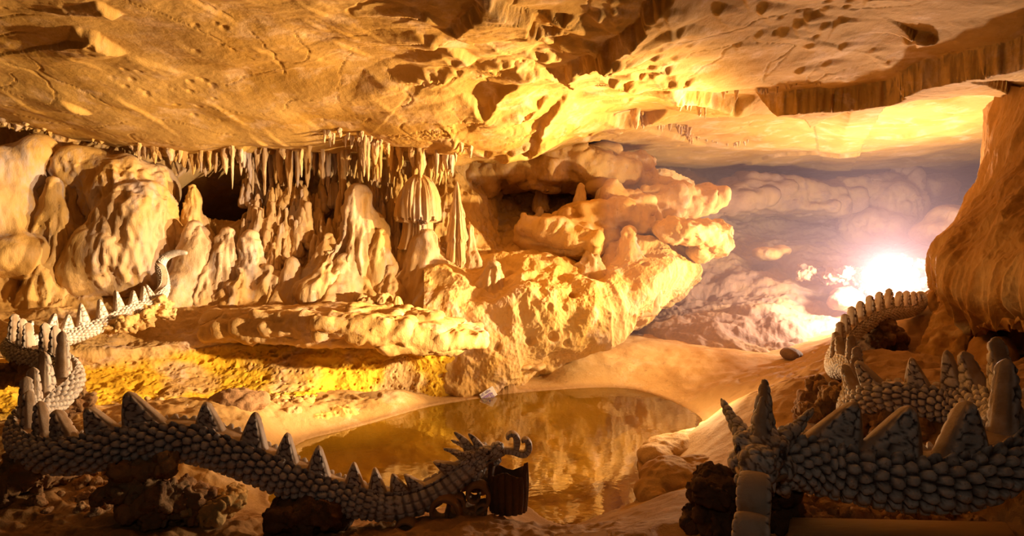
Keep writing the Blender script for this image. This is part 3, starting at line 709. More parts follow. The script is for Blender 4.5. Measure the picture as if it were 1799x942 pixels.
fringe([(800,258,14.2),(815,256,14.2),(828,252,14.2)], 10, (14, 30), (3.5, 6), 'stalactite in the small dark tuft beside the curtain', 'dark stalactite tuft', 7)
fringe([(-60,210,13.4),(20,215,13.8),(100,226,14.2),(195,240,14.6)], 26, (6, 18), (4, 9), 'stubby stalactite along the dark seam at the far left', 'stubby stalactites along the left seam', 8)
fringe([(1125,228,14.6),(1160,246,15.2),(1200,262,15.8),(1215,290,17.5)], 34, (7, 20), (2.2, 4.2), 'tiny stalactite in the diagonal row on the bright ceiling', 'diagonal row of tiny stalactites', 9, yj=.12, attach=True)
fringe([(1215,292,17.5),(1260,298,18.5),(1310,292,18.5)], 12, (5, 12), (1.5, 3), 'tiny stalactite at the far end of the diagonal row', 'far end of the tiny stalactites', 10, yj=.15, attach=True)
fringe([(1330,158,11.8),(1360,156,11.6),(1400,152,11.4),(1440,150,11.3)], 14, (6, 16), (2, 4), 'small stalactite dripping from the long ceiling step', 'stalactites on the long ceiling step', 11, yj=.06, attach=True)
fringe([(1180,160,12.6),(1215,168,12.5),(1240,170,12.2),(1300,172,12.0)], 12, (8, 26), (2.5, 6), 'dark stalactite at the broken end of the ceiling step', 'stalactites at the broken ceiling edge', 12, yj=.15, attach=True)
fringe([(1108,200,14.0),(1116,200,14.0)], 3, (22, 40), (6, 9), 'hanging blade of rock under the small ceiling step', 'hanging blades under the small step', 13, yj=.05, attach=True)

# ------------------------------------------------------------------ boulders
def boulder(name, items, vox, label, cat, seed, amp=.08, mat=M_WALL, group=None, sc_=1.0, flat=.0, flow=1.0, calm=False):
    me = blobs(name, items, vox, (6 if items[0][0] == 'box' else 3) if flow == 1 else 14)
    def f(v, n):
        if flow != 1:
            v = v * np.array([1, 1, flow]); side = sstep(.95, .5, np.abs(n[:, 2]))
            pick = sstep(.42, .6, perlin(v * .5, seed + 12) * .5 + .5)
            return amp * fbm(v * .8 / sc_, 3, seed) - amp * side * (.25 + .9 * pick) * (np.abs(perlin(v * 3.2, seed + 10)) + .6 * np.abs(perlin(v * 8, seed + 11))) + .014 * fbm(v * 7, 4, seed + 13)
        if calm:
            return amp * fbm(v * .7, 3, seed) + amp * .5 * ridged(v * .9, 2, seed + 1, .4) + .05 * ridged(v * np.array([2.2, 2.2, 4.5]), 4, seed + 2) + .008 * fbm(v * 12, 3, seed + 3)
        d = amp * fbm(v * 1.6 / sc_, 4, seed) + amp * .5 * ridged(v * 3.2 / sc_, 3, seed + 3) + amp * .12 * fbm(v * 12 / sc_, 3, seed + 5)
        if flat:
            c1, c2 = cells3(v * 1.5 / sc_, seed + 7); d = d - flat * sstep(.14, .0, c2 - c1)
        return d
    displace(me, f); attr(me, 'mineral_shade', np.zeros(len(me.vertices)))
    return tag(obj(name, me, mat), label, cat, group)
def E(u, v, Y, hu, hv, hd, rot=(0, 0, 0)): return (tuple(P(u, v, Y)), (hu / FPX * Y, hd, hv / FPX * Y), rot)
boulder('boulder', [E(1200,408,15.0,50,16,.8,(0,.1,0)), E(1240,412,15.1,36,22,.7), E(1258,424,15.2,24,24,.6), E(1175,402,15.3,26,12,.7), E(1232,442,15.3,24,16,.5,(0,-.4,0)), E(1262,408,15.3,18,16,.6)], .04, 'rounded boulder jutting out over the hazy cavern at the end of the middle rock', 'boulder', 701, .11)
def slab(name, path, hv, hd, n, vox, label, cat, seed, amp, mat=M_WALL, sc_=1.0, rot=.2, box=True):
    """a broken band of rock along a path of (u, v, Y)"""
    r = np.random.default_rng(seed); q = crm(np.array([P(*p) for p in path]), 200); it = []
    for k in range(n):
        c = q[int(r.uniform(0, 199))] + r.normal(0, .12, 3) * [1, 1.2, .5]; Y = c[1]; w_ = r.uniform(.4, 1.0) * sc_; z_ = r.uniform(.5, 1.1) * hv / FPX * Y
        it.append(('box', tuple(c), (w_, hd * r.uniform(.5, 1), z_), tuple(r.normal(0, rot, 3) * [1, 1, 2])) if box else (tuple(c), (w_, hd * r.uniform(.5, 1), z_), tuple(r.normal(0, rot, 3))))
    return boulder(name, it, vox, label, cat, seed, amp, mat, sc_=.8 * sc_, calm=True)
slab('rock_shelf', [(845,296,18.2),(920,300,18),(1000,300,18),(1070,306,18.2),(1130,326,18.6)], 22, 1.1, 40, .06, 'band of hanging rock under the ceiling above the dark recess', 'rock', 711, .16)
slab('rock_shelf', [(985,424,15.8),(1030,404,16.1),(1075,384,16.5),(1130,364,17.0),(1180,350,17.5),(1225,346,17.9)], 15, .9, 36, .055, 'long sloping shelf of rock above the dark crevice', 'rock', 721, .15)
slab('rock_slab', [(470,572,12.5),(540,568,12.3),(600,570,12.1),(680,576,12.1),(752,584,12.2)], 11, .85, 40, .035, 'overhanging pale rock slab with a shadowed underside above the yellow face', 'rock', 731, .07, sc_=1.3, rot=.06)
boulder('rock_crust', [E(652,532,13.2,20,8,.25), E(672,528,13.1,14,12,.2), E(686,540,13.0,14,8,.2), E(640,526,13.3,14,7,.2), E(665,545,13.0,20,6,.2)], .022, 'broken crust of jagged pale stone on the shelf edge', 'rock', 741, .07, sc_=.4)
slab('rock_ledge', [(1230,358,24.2),(1300,356,24.8),(1360,352,25.2),(1450,346,25.8),(1545,338,26.2)], 10, 2.4, 90, .08, 'long pale ledge crossing the hazy far wall under the dark band', 'rock', 745, .2, mat=M_BACK, sc_=2.2, rot=.08)
boulder('boulder', [E(1348,446,21,24,12,.6), E(1372,440,21.2,14,8,.5)], .06, 'pale block lying on the hazy rubble slope', 'boulder', 751, .05)
boulder('boulder', [E(1490,526,17.5,24,20,.5), E(1474,532,17.3,14,12,.4)], .05, 'dark block on the slope below the glowing floodlight', 'boulder', 757, .07, mat=M_BACK)
boulder('boulder', [E(1388,622,13.2,16,10,.25), E(1400,626,13.2,10,9,.2)], .03, 'small dark stone at the foot of the hazy slope', 'boulder', 761, .03, mat=M_DARKROCK)
boulder('flowstone_mound', [E(1560,365,24,60,50,1.6), E(1545,400,23.5,75,34,1.6), E(1580,320,24.5,30,36,1.2)], .10, 'large rounded flowstone hill in the haze under the far ceiling', 'flowstone', 771, .25, mat=M_BACK, flow=.5)
boulder('flowstone_mound', [E(1690,385,20,50,26,1.2), E(1650,410,20,38,24,1.0)], .08, 'pale hump of flowstone behind the bell shaped overhang', 'flowstone', 775, .18, mat=M_BACK, flow=.5)
boulder('rock_ledge', [E(915,640,13.2,24,5,.5), E(940,642,13.3,18,5,.4), E(890,636,13.1,20,6,.5)], .03, 'thin flat rock with a black gap beneath at the foot of the middle rock', 'rock', 781, .03)
boulder('boulder', [E(420,705,9.6,46,14,.4), E(400,712,9.5,30,12,.35)], .03, 'pitted brown lump of rock behind the dragon back', 'boulder', 787, .06, mat=M_RUBBLE, sc_=.6)
boulder('flowstone_mound', [E(215,345,14.6,66,80,.9,(0,.15,0)), E(240,400,14.3,78,90,.9,(0,.1,0)), E(200,450,14.1,92,70,.9), E(265,330,14.9,40,50,.7), E(160,300,14.7,56,36,.8), E(270,470,14.3,50,60,.6), E(140,480,13.9,60,50,.7)], .05, 'huge smooth swelling flowstone mass on the left wall', 'flowstone', 797, .20, mat=M_FLOW, sc_=1.2, flow=.35)
boulder('flowstone_mound', [E(10,300,13.9,58,54,.8), E(-10,370,13.6,66,70,.8), E(30,390,13.7,40,50,.6), E(20,450,13.4,70,50,.8), E(60,270,14.2,40,22,.7)], .05, 'swelling flowstone at the far left edge of the cave wall', 'flowstone', 803, .20, mat=M_FLOW, sc_=1.2, flow=.35)
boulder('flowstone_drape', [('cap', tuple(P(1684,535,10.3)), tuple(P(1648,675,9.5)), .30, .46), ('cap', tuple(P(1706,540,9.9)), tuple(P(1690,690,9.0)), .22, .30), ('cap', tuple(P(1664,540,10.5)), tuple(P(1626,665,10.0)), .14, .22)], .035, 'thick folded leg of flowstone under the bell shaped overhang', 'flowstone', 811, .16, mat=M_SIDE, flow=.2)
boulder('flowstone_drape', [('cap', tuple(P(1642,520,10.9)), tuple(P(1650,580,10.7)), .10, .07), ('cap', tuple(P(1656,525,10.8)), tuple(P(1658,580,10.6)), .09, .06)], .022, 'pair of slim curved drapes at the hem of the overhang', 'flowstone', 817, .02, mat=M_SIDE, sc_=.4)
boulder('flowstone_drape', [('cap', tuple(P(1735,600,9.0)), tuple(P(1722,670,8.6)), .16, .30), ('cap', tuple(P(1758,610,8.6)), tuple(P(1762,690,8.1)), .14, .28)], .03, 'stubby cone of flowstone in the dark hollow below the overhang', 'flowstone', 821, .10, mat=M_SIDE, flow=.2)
# the bank of pale rock at the right of the pool
boulder('bank_rock', [E(1190,786,9.0,62,14,.35), E(1240,775,9.2,50,12,.4), E(1150,800,8.7,30,14,.3), E(1270,752,9.9,42,9,.4)], .03, 'pale washed rock bank at the right shore of the pool', 'rock', 791, .05)
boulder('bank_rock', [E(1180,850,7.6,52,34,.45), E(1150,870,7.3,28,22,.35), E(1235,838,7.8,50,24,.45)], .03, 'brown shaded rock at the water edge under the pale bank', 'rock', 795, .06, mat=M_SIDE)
# ================================================================== THE TWO DRAGONS
def tube_path(ctrl, per=1.0, ds=.016):
    """ctrl: (u, v, px radius, Y) -> dense centre line, radii, frames"""
    C = np.array([np.r_[P(u, v, Y), r / FPX * Y] for u, v, r, Y in ctrl])
    D = crm(C, 3000); L = np.r_[0, np.cumsum(np.linalg.norm(np.diff(D[:, :3], axis=0), axis=1))]
    n = int(L[-1] / ds); s = np.linspace(0, L[-1], n)
    X = np.stack([np.interp(s, L, D[:, k]) for k in range(4)], 1)
    # soften the frame so that tight turns do not fold
    T = np.gradient(X[:, :3], axis=0); T /= np.linalg.norm(T, axis=1)[:, None]
    k = np.ones(9) / 9
    T = np.stack([np.convolve(np.pad(T[:, c], 4, 'edge'), k, 'valid') for c in range(3)], 1); T /= np.linalg.norm(T, axis=1)[:, None]
    Z = np.array([0, 0, 1.0]); N = Z - T * T[:, 2:3]; nn = np.linalg.norm(N, axis=1)[:, None]
    N = N / np.maximum(nn, 1e-6)
    for i in range(1, n):                                             # where the body stands upright keep the last dorsal direction
        if nn[i, 0] < .45:
            q = N[i - 1] - T[i] * (N[i - 1] @ T[i]); q /= np.linalg.norm(q)
            f = max(0, (nn[i, 0] - .15) / .3); N[i] = q * (1 - f) + N[i] * f; N[i] /= np.linalg.norm(N[i])
    B = np.cross(T, N)
    return s, X[:, :3], X[:, 3], T, N, B

def body_mesh(path, ncell, K=132, seed=3, neck=None, round_front=True):
    s, X, R, T, N, B = path; n = len(s)
    th = np.linspace(0, 2 * math.pi, K, endpoint=False)
    q = np.r_[0, np.cumsum(np.diff(s) / (2 * math.pi * np.maximum(R[1:], .03) / ncell))]
    S, TH = np.meshgrid(q, th, indexing='ij'); t = TH / (2 * math.pi) * ncell
    f1, f2 = cells2(S, t, ncell, .42, seed)
    e = f2 - f1
    bump = sstep(0.06, .46, e) * (1.05 - .55 * f1 * f1)
    a = np.abs((TH + math.pi) % (2 * math.pi) - math.pi)              # angle from the dorsal line
    band = sstep(.50, .44, a)
    if neck is not None:                                              # ribbed rings of scales towards the head
        w = sstep(neck, neck * .55, s)[:, None]
        rq = s[:, None] / .085 + .18 * np.sin(TH * 2)
        rf = np.abs(rq % 1 - .5); tf = np.abs((TH / (2 * math.pi) * 10 + .5 * 0) % 1 - .5)
        rb = sstep(0, .16, .5 - rf) * (.45 + .55 * sstep(0, .2, .5 - tf))
        bump = bump * (1 - w) + rb * w; e = e * (1 - w) + w * np.minimum(.5 - rf, (.5 - tf) * 2.0 + .1) * .9
    fine = sstep(.07, .20, R)[:, None]
    rel = (.08 + .18 * fine) * R.clip(0, .24)[:, None] * bump * (1 - band)
    lip = np.exp(-((a - .50) / .07) ** 2) * .10 + band * .05 - .03 * np.exp(-(a / .25) ** 2)
    rr = R[:, None] * (.84 + lip) + rel
    # the end caps close in
    if round_front:
        rr = rr * np.sqrt(np.clip(1 - (1 - np.clip(s / (R[0] * .8), 0, 1)) ** 2, .0004, 1))[:, None]
    end = np.clip((s[-1] - s) / max(R[-1], .03), 0, 1); rr = rr * np.sqrt(np.clip(1 - (1 - end) ** 2, .0004, 1))[:, None]
    V = X[:, None, :] + rr[..., None] * (np.cos(TH)[..., None] * N[:, None, :] + np.sin(TH)[..., None] * B[:, None, :])
    me = mesh_np('body', V.reshape(-1, 3), grid_faces(n, K, True))
    attr(me, 'grout', (sstep(.16 + .14 * fine, .06 + .07 * fine, e) * (.30 + .70 * fine) * (1 - band) + .55 * np.exp(-((a - .60) / .05) ** 2)).clip(0, 1)); attr(me, 'band', band)
    return me

def spike_mesh(path, i, h, w, thick, rake, seed, curve=.0):
    """a fin with cobbled flanks and a smooth spine; i = sample of the path, steep towards the tail, sloping towards the head"""
    s, X, R, T, N, B = path
    nz, na = 26, 64
    z = np.linspace(0, 1, nz); ang = np.linspace(0, 2 * math.pi, na, endpoint=False)
    Zg, A = np.meshgrid(z, ang, indexing='ij')
    head = (w * .62) * (1 - Zg) ** 1.15 + .05 * w + (rake) * h * Zg ** 1.3      # towards the tail is -x here, x is the tail direction
    # local axes: x along the body towards the tail, y across, z up
    xb = w * .38 * (1 - .35 * Zg ** 2) + rake * h * Zg ** 1.2                     # steep back edge
    xf = -w * .62 * (1 - Zg) ** .9 + (rake * h * Zg ** 1.2) + w * .12 * Zg            # sloping front edge
    top = np.sqrt(np.clip(1 - ((Zg - .86) / .14).clip(0, 1) ** 2, .0, 1))
    cx = (xb + xf) / 2; hx = (xb - xf) / 2 * (.25 + .75 * top) * np.where(Zg > .995, .1, 1)
    hy = thick * (.5 + .5 * (1 - Zg) ** .8) * (.15 + .85 * top) * np.where(Zg > .995, .1, 1)
    p = 3.4
    ca, sa = np.cos(A), np.sin(A)
    ux = np.sign(ca) * np.abs(ca) ** (2 / p); uy = np.sign(sa) * np.abs(sa) ** (2 / p)
    x = cx + hx * ux; y = hy * uy; zz = Zg * h
    flank = sstep(.80, .93, np.abs(uy)) * sstep(.90, .76, np.abs(ux + .0)) * sstep(.97, .88, Zg)
    cs = max(.055, h / 4.2)
    f1, f2 = cells2(x / cs + (y > 0) * 31, zz / cs, None, .75, seed); e = f2 - f1
    y = y + np.sign(uy) * flank * .018 * sstep(0, .3, e) * min(1, h / .3)
    d = R[i] * .86
    V = (X[i][None, None] + N[i] * (zz + d - .03)[..., None] * 1.0 + T[i] * x[..., None] + B[i] * y[..., None])
    F = grid_faces(nz, na, True)
    V = V.reshape(-1, 3)
    V = np.vstack([V, V[-na:].mean(0)]); top_i = len(V) - 1
    capf = np.array([[(nz - 1) * na + k, (nz - 1) * na + (k + 1) % na, top_i, top_i] for k in range(na)])
    me = bpy.data.meshes.new('dorsal_spike')
    faces = [tuple(f) for f in F] + [tuple(f[:3]) for f in capf]
    me.from_pydata(V.tolist(), [], faces); me.polygons.foreach_set('use_smooth', [True] * len(faces)); me.update()
    attr(me, 'grout', np.r_[(sstep(.18, .07, e) * flank).ravel(), 0]); attr(me, 'band', np.r_[(1 - flank).ravel(), 1])
    return me

def px(X): return U0 + X[:, 0] / X[:, 1] * FPX, V0 + (CH - X[:, 2]) / X[:, 1] * FPX
def add_spikes(root, path, spots, seed, thick=.07):
    s, X, R, T, N, B = path; u, v = px(X)
    for k, (su, sv, hp, wp, *rk) in enumerate(spots):
        i = int(np.argmin(np.hypot(u - su, v - sv))); Y = X[i, 1]
        h = hp / FPX * Y; w = wp / FPX * Y
        me = spike_mesh(path, i, h, w, min(thick, .38 * w + .01), rk[0] if rk else .12, seed + k)
        obj('dorsal_spike', me, M_DRAGON, root)

def head_parts(root, M, drop=0.0):
    """a horned dragon head facing local +x, z up, in metres; M places it"""
    def put(name, me, mat=M_DRAGON, parent=None):
        me.transform(M); me.update()
        return obj(name, me, mat, parent if parent is not None else root)
    def cobble(me, cs, seed, amp=.012, keep=None):
        v = coords(me); n = vnormals(me); f1, f2 = cells3(v / cs, seed); e = f2 - f1
        k = np.ones(len(v)) if keep is None else keep(v, n)
        setco(me, v + n * (amp * (sstep(0, .35, e) - .4) * k)[:, None])
        attr(me, 'grout', sstep(.15, .04, e) * k * .9); attr(me, 'band', 1 - k)
    items = [((-.02, 0, .02), (.17, .125, .13)), ((.10, 0, .02), (.14, .11, .085)), ((.20, 0, .0), (.10, .095, .065)),
             ((.225, 0, .06), (.085, .085, .065)), ((-.14, 0, -.03), (.13, .125, .125)),
             ((.05, .10, .085), (.075, .04, .045)), ((.05, -.10, .085), (.075, .04, .045)),          # brows
             ((-.03, .125, -.06), (.09, .05, .06)), ((-.03, -.125, -.06), (.09, .05, .06)),          # cheeks
             ((.265, .055, .045), (.04, .035, .04)), ((.265, -.055, .045), (.04, .035, .04)),        # nostrils
             ((.27, 0, -.01), (.05, .085, .04))]
    for sy in (1, -1):                                                 # folded mane behind the jaw
        for k, (x, z, l) in enumerate([(-.16, .03, .15), (-.19, -.05, .17), (-.16, -.12, .15), (-.10, -.17, .12)]):
            items.append(('cap', (x + .06, sy * .10, z), (x - l * .75, sy * (.155 - .012 * k), z - .02 - .03 * k), .045, .014))
    hm = blobs('head', items, .011, 2); cobble(hm, .052, 5)
    head = put('head', hm)
    jaw = blobs('jaw', [((.05, 0, -.105), (.15, .085, .035)), ((.17, 0, -.115), (.07, .07, .028)), ((-.07, 0, -.11), (.10, .10, .06)), ((-.14, 0, -.14), (.09, .07, .08))], .011, 2)
    cobble(jaw, .045, 6); jw = put('jaw', jaw)
    # upper lip rope along the mouth
    for sy in (1, -1):
        lip = blobs('lip', [('cap', (.29, sy * .05, -.035), (.17, sy * .10, -.048), .013, .013), ('cap', (.17, sy * .10, -.048), (.0, sy * .128, -.085), .013, .016)], .006, 1)
        attr(lip, 'grout', np.zeros(len(lip.vertices))); attr(lip, 'band', np.ones(len(lip.vertices))); put('lip', lip)
        tooth = blobs('fang', [('cap', (.235, sy * .075, -.05), (.24, sy * .078, -.095), .013, .004)], .004, 1)
        attr(tooth, 'grout', np.zeros(len(tooth.vertices))); attr(tooth, 'band', np.zeros(len(tooth.vertices))); put('fang', tooth)
        eye = blobs('eye', [((.105, sy * .108, .055), (.034, .022, .030))], .006, 1); put('eye', eye, M_EYE)
    def horn(a, b, c, r0, r1, seed, name='horn'):
        pts = crm(np.array([a, b, c], float), 9); it = []
        for k in range(8): it.append(('cap', pts[k], pts[k + 1], r0 + (r1 - r0) * k / 8, r0 + (r1 - r0) * (k + 1) / 8))
        m = blobs(name, it, .009, 1); cobble(m, .055, seed, .008, None if name == 'horn' else (lambda v, n: sstep(.45, .7, np.abs(n[:, 1])))); put(name, m)
    for sy in (1, -1):
        horn((-.08, sy * .10, .07), (-.19, sy * .18, .135), (-.31, sy * .25, .20), .056, .012, 12)        # side horns
    horn((.02, 0, .09), (-.015, 0, .20), (-.07, 0, .29), .068, .018, 13, 'crest')
    horn((-.10, 0, .08), (-.15, 0, .23), (-.23, 0, .35), .078, .018, 14, 'crest')
    horn((-.20, 0, .04), (-.29, 0, .13), (-.40, 0, .19), .062, .014, 15, 'crest')
    # beard
    m = blobs('beard', [('cap', (.02, 0, -.13), (-.03, 0, -.25), .04, .012), ('cap', (-.05, .04, -.14), (-.10, .05, -.26), .035, .010), ('cap', (-.05, -.04, -.14), (-.10, -.05, -.26), .035, .010)], .009, 1)
    cobble(m, .05, 15); put('beard', m)
    # the snout runs out into a trunk that ends in two curls
    def ribbon(name, pts, w, th, parent=None, seed=20):
        pts = np.array(pts, float); pts[:, 2] -= drop * sstep(.20, .46, pts[:, 0]); D = crm(pts, 120); L = np.r_[0, np.cumsum(np.linalg.norm(np.diff(D[:, :3], axis=0), axis=1))]
        n = max(30, int(L[-1] / .006)); s = np.linspace(0, L[-1], n); X = np.stack([np.interp(s, L, D[:, k]) for k in range(5)], 1)
        T = np.gradient(X[:, :3], axis=0); T /= np.linalg.norm(T, axis=1)[:, None]
        Bv = np.tile([0, 1.0, 0], (n, 1)); Nv = np.cross(T, Bv)
        K = 56; a = np.linspace(0, 2 * math.pi, K, endpoint=False); p = 3.2
        ca, sa = np.cos(a), np.sin(a); ux = np.sign(ca) * np.abs(ca) ** (2 / p); uy = np.sign(sa) * np.abs(sa) ** (2 / p)
        end = np.sqrt(np.clip(1 - (1 - np.clip((L[-1] - s) / .05, 0, 1)) ** 2, .01, 1))
        hw = (X[:, 3] * end)[:, None] * uy[None]; ht = (X[:, 4] * end)[:, None] * ux[None]
        side = sstep(.75, .92, np.abs(uy))[None] * sstep(.95, .8, np.abs(ux))[None] + 0 * hw
        S = s[:, None] + 0 * hw
        f = np.abs((S / .045) % 1 - .5); g = (.5 - f)
        hw = hw + np.sign(uy)[None] * side * .008 * sstep(0, .2, g)
        V = X[:, None, :3] + Bv[:, None] * hw[..., None] + Nv[:, None] * ht[..., None]
        V = V.reshape(-1, 3); F = [tuple(q) for q in grid_faces(n, K, True)] + [tuple(range(K))[::-1], tuple((n - 1) * K + np.arange(K))]
        me = bpy.data.meshes.new(name); me.from_pydata(V.tolist(), [], F); me.polygons.foreach_set('use_smooth', [True] * len(F)); me.update()
        attr(me, 'grout', (sstep(.10, .02, g) * side).ravel()); attr(me, 'band', (1 - side).ravel())
        return put(name, me, M_DRAGON, parent)
    # x, y, z, half width, half thickness
    ribbon('snout_trunk', [(.22, 0, .01, .060, .045), (.32, 0, -.005, .060, .042), (.41, 0, -.04, .062, .040), (.48, 0, -.085, .068, .040), (.54, 0, -.10, .072, .040), (.595, 0, -.055, .076, .040),
                           (.61, 0, .02, .076, .040), (.585, 0, .065, .07, .034), (.55, 0, .055, .06, .026), (.545, 0, .03, .05, .02)], 0, 0)
    ribbon('trunk_curl', [(.42, 0, -.05, .055, .036), (.455, 0, .0, .062, .038), (.475, 0, .06, .068, .042), (.48, 0, .12, .072, .042), (.45, 0, .17, .07, .036), (.40, 0, .172, .064, .030), (.375, 0, .14, .055, .024), (.39, 0, .11, .045, .018)], 0, 0)
    return head

# ---------------------------------------------------------------- the long dragon round the left of the pool
LC = [(852,800,15,6.42),(838,812,19,6.38),(800,840,23,6.30),(760,866,25,6.2),(720,882,27,6.12),(680,886,28,6.06),(620,877,30,6.0),(560,858,32,5.95),(500,834,34,5.95),(440,808,35,5.95),(380,784,36,6.0),
      (320,772,36,6.0),(270,772,36,6.0),(210,782,36,6.0),(150,794,35,6.02),(105,797,34,6.12),(68,788,33,6.35),(48,768,31,6.7),(50,742,29,7.05),(72,718,27,7.4),(102,692,26,7.75),(118,668,25,8.1),(112,648,23,8.45),
      (90,636,22,8.7),(62,630,21,8.95),(38,622,20,9.25),(24,610,18,9.6),(32,602,16,9.95),(60,602,15,10.2),(120,592,15,10.6),(180,569,14,11.0),(230,545,13,11.4),(268,531,12,11.7),(286,513,11,11.85),
      (287,490,10,11.95),(282,467,9.5,12.05),(292,451,8,12.1),(312,444,6,12.1),(330,445,3.5,12.1)]
LP = tube_path(LC)
rootL = empty('dragon_statue', tuple(P(270, 790, 6.0) * [1, 1, 0] + [0, 0, 0.3]), 'pale scaled dragon sculpture coiling from the left ledge along the pool', 'dragon')
obj('body', body_mesh(LP, 15, neck=1.5), M_DRAGON, rootL)
L_SP = [(735,872,34,34,.25),(700,886,36,38,.1),(655,884,42,36,.1),(612,878,42,40,.1),(545,858,48,46,.12),(490,832,46,46,.12),(434,806,58,54,.05),(358,780,46,56,.05),(250,772,64,78,-.02),(182,790,52,66,.0),(112,797,54,62,.0),
        (76,790,62,46,.0),(56,772,66,40,.0),(48,752,72,34,0),(62,728,66,30,0),(88,704,74,36,0),(112,676,82,34,0),(96,640,52,24,0),(80,634,52,24,0),(50,626,46,20,0),(40,622,50,20,0),(28,612,50,18,0),(22,606,44,18,0),
        (42,602,30,22,.05),(92,597,38,28,.05),(122,591,30,26,.05),(153,580,40,26,.05),(186,566,34,22,.05),(216,551,36,20,.05),(238,541,24,18,.05),(258,534,26,16,.05),(272,528,26,14,.05)]
add_spikes(rootL, LP, L_SP, 300)
# neck crest behind the head
add_spikes(rootL, LP, [(800,838,34,36,.35)], 390)
Mh = Matrix.Translation(Vector(P(843, 802, 6.38))) @ Matrix.Rotation(math.radians(6), 4, 'Z') @ Matrix.Rotation(math.radians(-12), 4, 'Y') @ Matrix.Scale(.84, 4)
head_parts(rootL, Mh)

# ---------------------------------------------------------------- the dragon at the right, its head towards the viewer
RC = [(1350,806,44,4.50),(1395,806,48,4.58),(1450,817,50,4.60),(1520,831,52,4.52),(1600,842,53,4.45),(1680,838,53,4.42),(1740,815,52,4.5),(1780,775,50,4.72),(1785,742,46,5.05),(1762,724,43,5.35),(1725,720,40,5.65),(1680,716,36,5.9),
      (1620,704,32,6.1),(1565,697,29,6.25),(1528,702,27,6.4),(1504,718,25,6.6),(1497,718,24,6.95),(1506,682,23,7.3),(1500,652,21,7.7),(1484,642,20,8.1),(1470,648,18,8.5),(1468,632,17,8.95),(1480,606,16,9.4),(1500,582,15.5,9.8),
      (1530,562,15,10.2),(1562,551,14,10.5),(1592,548,12,10.8),(1614,540,10,11.0),(1624,527,7,11.1),(1618,516,5,11.1),(1608,520,3,11.05)]
RP = tube_path(RC)
rootR = empty('dragon_statue', tuple(P(1600, 890, 4.45) * [1, 1, 0] + [0, 0, 1.1]), 'grey scaled dragon sculpture on the right with its horned head towards the viewer', 'dragon')
obj('body', body_mesh(RP, 15, seed=9, K=150), M_DRAGON, rootR)
R_SP = [(1465,818,84,100,-.02),(1570,838,92,108,-.02),(1702,836,90,110,.0),(1774,790,120,70,.1),(1762,725,100,48,.05),(1715,722,74,48,.0),(1672,714,74,44,.0),(1608,702,52,44,.0),(1540,700,50,40,.0),(1508,716,66,26,0),
        (1508,690,54,22,0),(1506,668,50,20,0),(1496,648,46,20,0),(1480,643,42,20,0),(1466,642,34,18,0),(1470,626,34,18,0),(1478,610,36,18,0),(1488,596,36,18,0),(1500,583,36,18,0),(1514,572,34,18,0),(1530,562,34,18,0),(1546,556,34,18,0),(1562,551,36,18,0),
        (1578,549,30,16,0),(1592,547,30,16,0),(1606,543,26,14,0),(1616,536,20,12,0)]
add_spikes(rootR, RP, R_SP, 500, .085)
Mr = Matrix.Translation(Vector(P(1338, 800, 4.42))) @ Matrix.Rotation(math.radians(-116), 4, 'Z') @ Matrix.Rotation(math.radians(2), 4, 'Y') @ Matrix.Scale(1.30, 4)
head_parts(rootR, Mr, .17)
# ================================================================== PIERS, ROCKS, SCROLLS, SIGN, PAVING
def pile(name, boxes, n, size, vox, label, cat, seed, mat=M_RUBBLE, amp=.03, lo=None):
    """stones mortared into one lump. boxes: (u, v, Y, half u px, half v px, half depth)"""
    r = np.random.default_rng(seed); it = []
    A = np.array([b[3] * b[4] for b in boxes], float); A /= A.sum()
    for k in range(n):
        b = boxes[int(r.choice(len(boxes), p=A))]; Y = b[2]
        c = P(b[0] + r.uniform(-1, 1) * b[3], b[1] + r.uniform(-1, 1) * b[4], Y) + np.array([0, r.uniform(-1, 1) * b[5], 0])
        c[1] = Y + r.uniform(-1, 1) * b[5]
        s = r.uniform(.7, 1.3) * size
        it.append(('box', tuple(c), (s * r.uniform(.7, 1.25), s * r.uniform(.7, 1.1), s * r.uniform(.45, .8)), tuple(r.normal(0, .4, 3))))
    me = blobs(name, it, vox, 1)
    displace(me, lambda p, n_: amp * (ridged(p * 3.5, 4, seed) - .6) + amp * .6 * fbm(p * 9, 3, seed + 2) - amp * 1.2 * sstep(.12, 0, (lambda c: c[1] - c[0])(cells3(p / (size * 1.6), seed + 4))))
    attr(me, 'mineral_shade', np.zeros(len(me.vertices)))
    return tag(obj(name, me, mat), label, cat)
pile('stone_pier', [(272,838,6.0,44,40,.22), (268,872,6.0,60,26,.28), (335,880,6.1,40,22,.25)], 70, .10, .02, 'dark mortared stone pier under the hump of the pale dragon', 'pier', 1001)
pile('stone_pier', [(372,888,6.1,36,16,.22)], 26, .085, .02, 'low lit pile of broken stone at the foot of the dark pier', 'pier', 1005, M_WALL)
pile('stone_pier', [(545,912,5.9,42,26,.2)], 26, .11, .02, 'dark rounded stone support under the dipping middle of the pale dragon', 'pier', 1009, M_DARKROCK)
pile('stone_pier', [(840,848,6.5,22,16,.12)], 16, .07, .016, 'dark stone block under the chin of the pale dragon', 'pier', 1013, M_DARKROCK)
pile('stone_pier', [(70,822,6.5,40,12,.3), (110,812,7.4,30,20,.3)], 30, .11, .022, 'rough stones under the left bend of the pale dragon', 'pier', 1017)
pile('stone_pier', [(118,705,8.1,26,22,.2), (95,720,8.0,24,20,.2)], 26, .10, .022, 'crumbly stones under the sunlit coil of the pale dragon', 'pier', 1021)
pile('stone_pier', [(55,655,9.0,46,18,.25)], 26, .11, .022, 'shaded stones under the far left coil of the pale dragon', 'pier', 1025)
pile('stone_pier', [(242,560,11.4,24,9,.2), (215,570,11.2,24,8,.2)], 22, .11, .02, 'golden stones propping the tail of the pale dragon', 'pier', 1029, M_WALL)
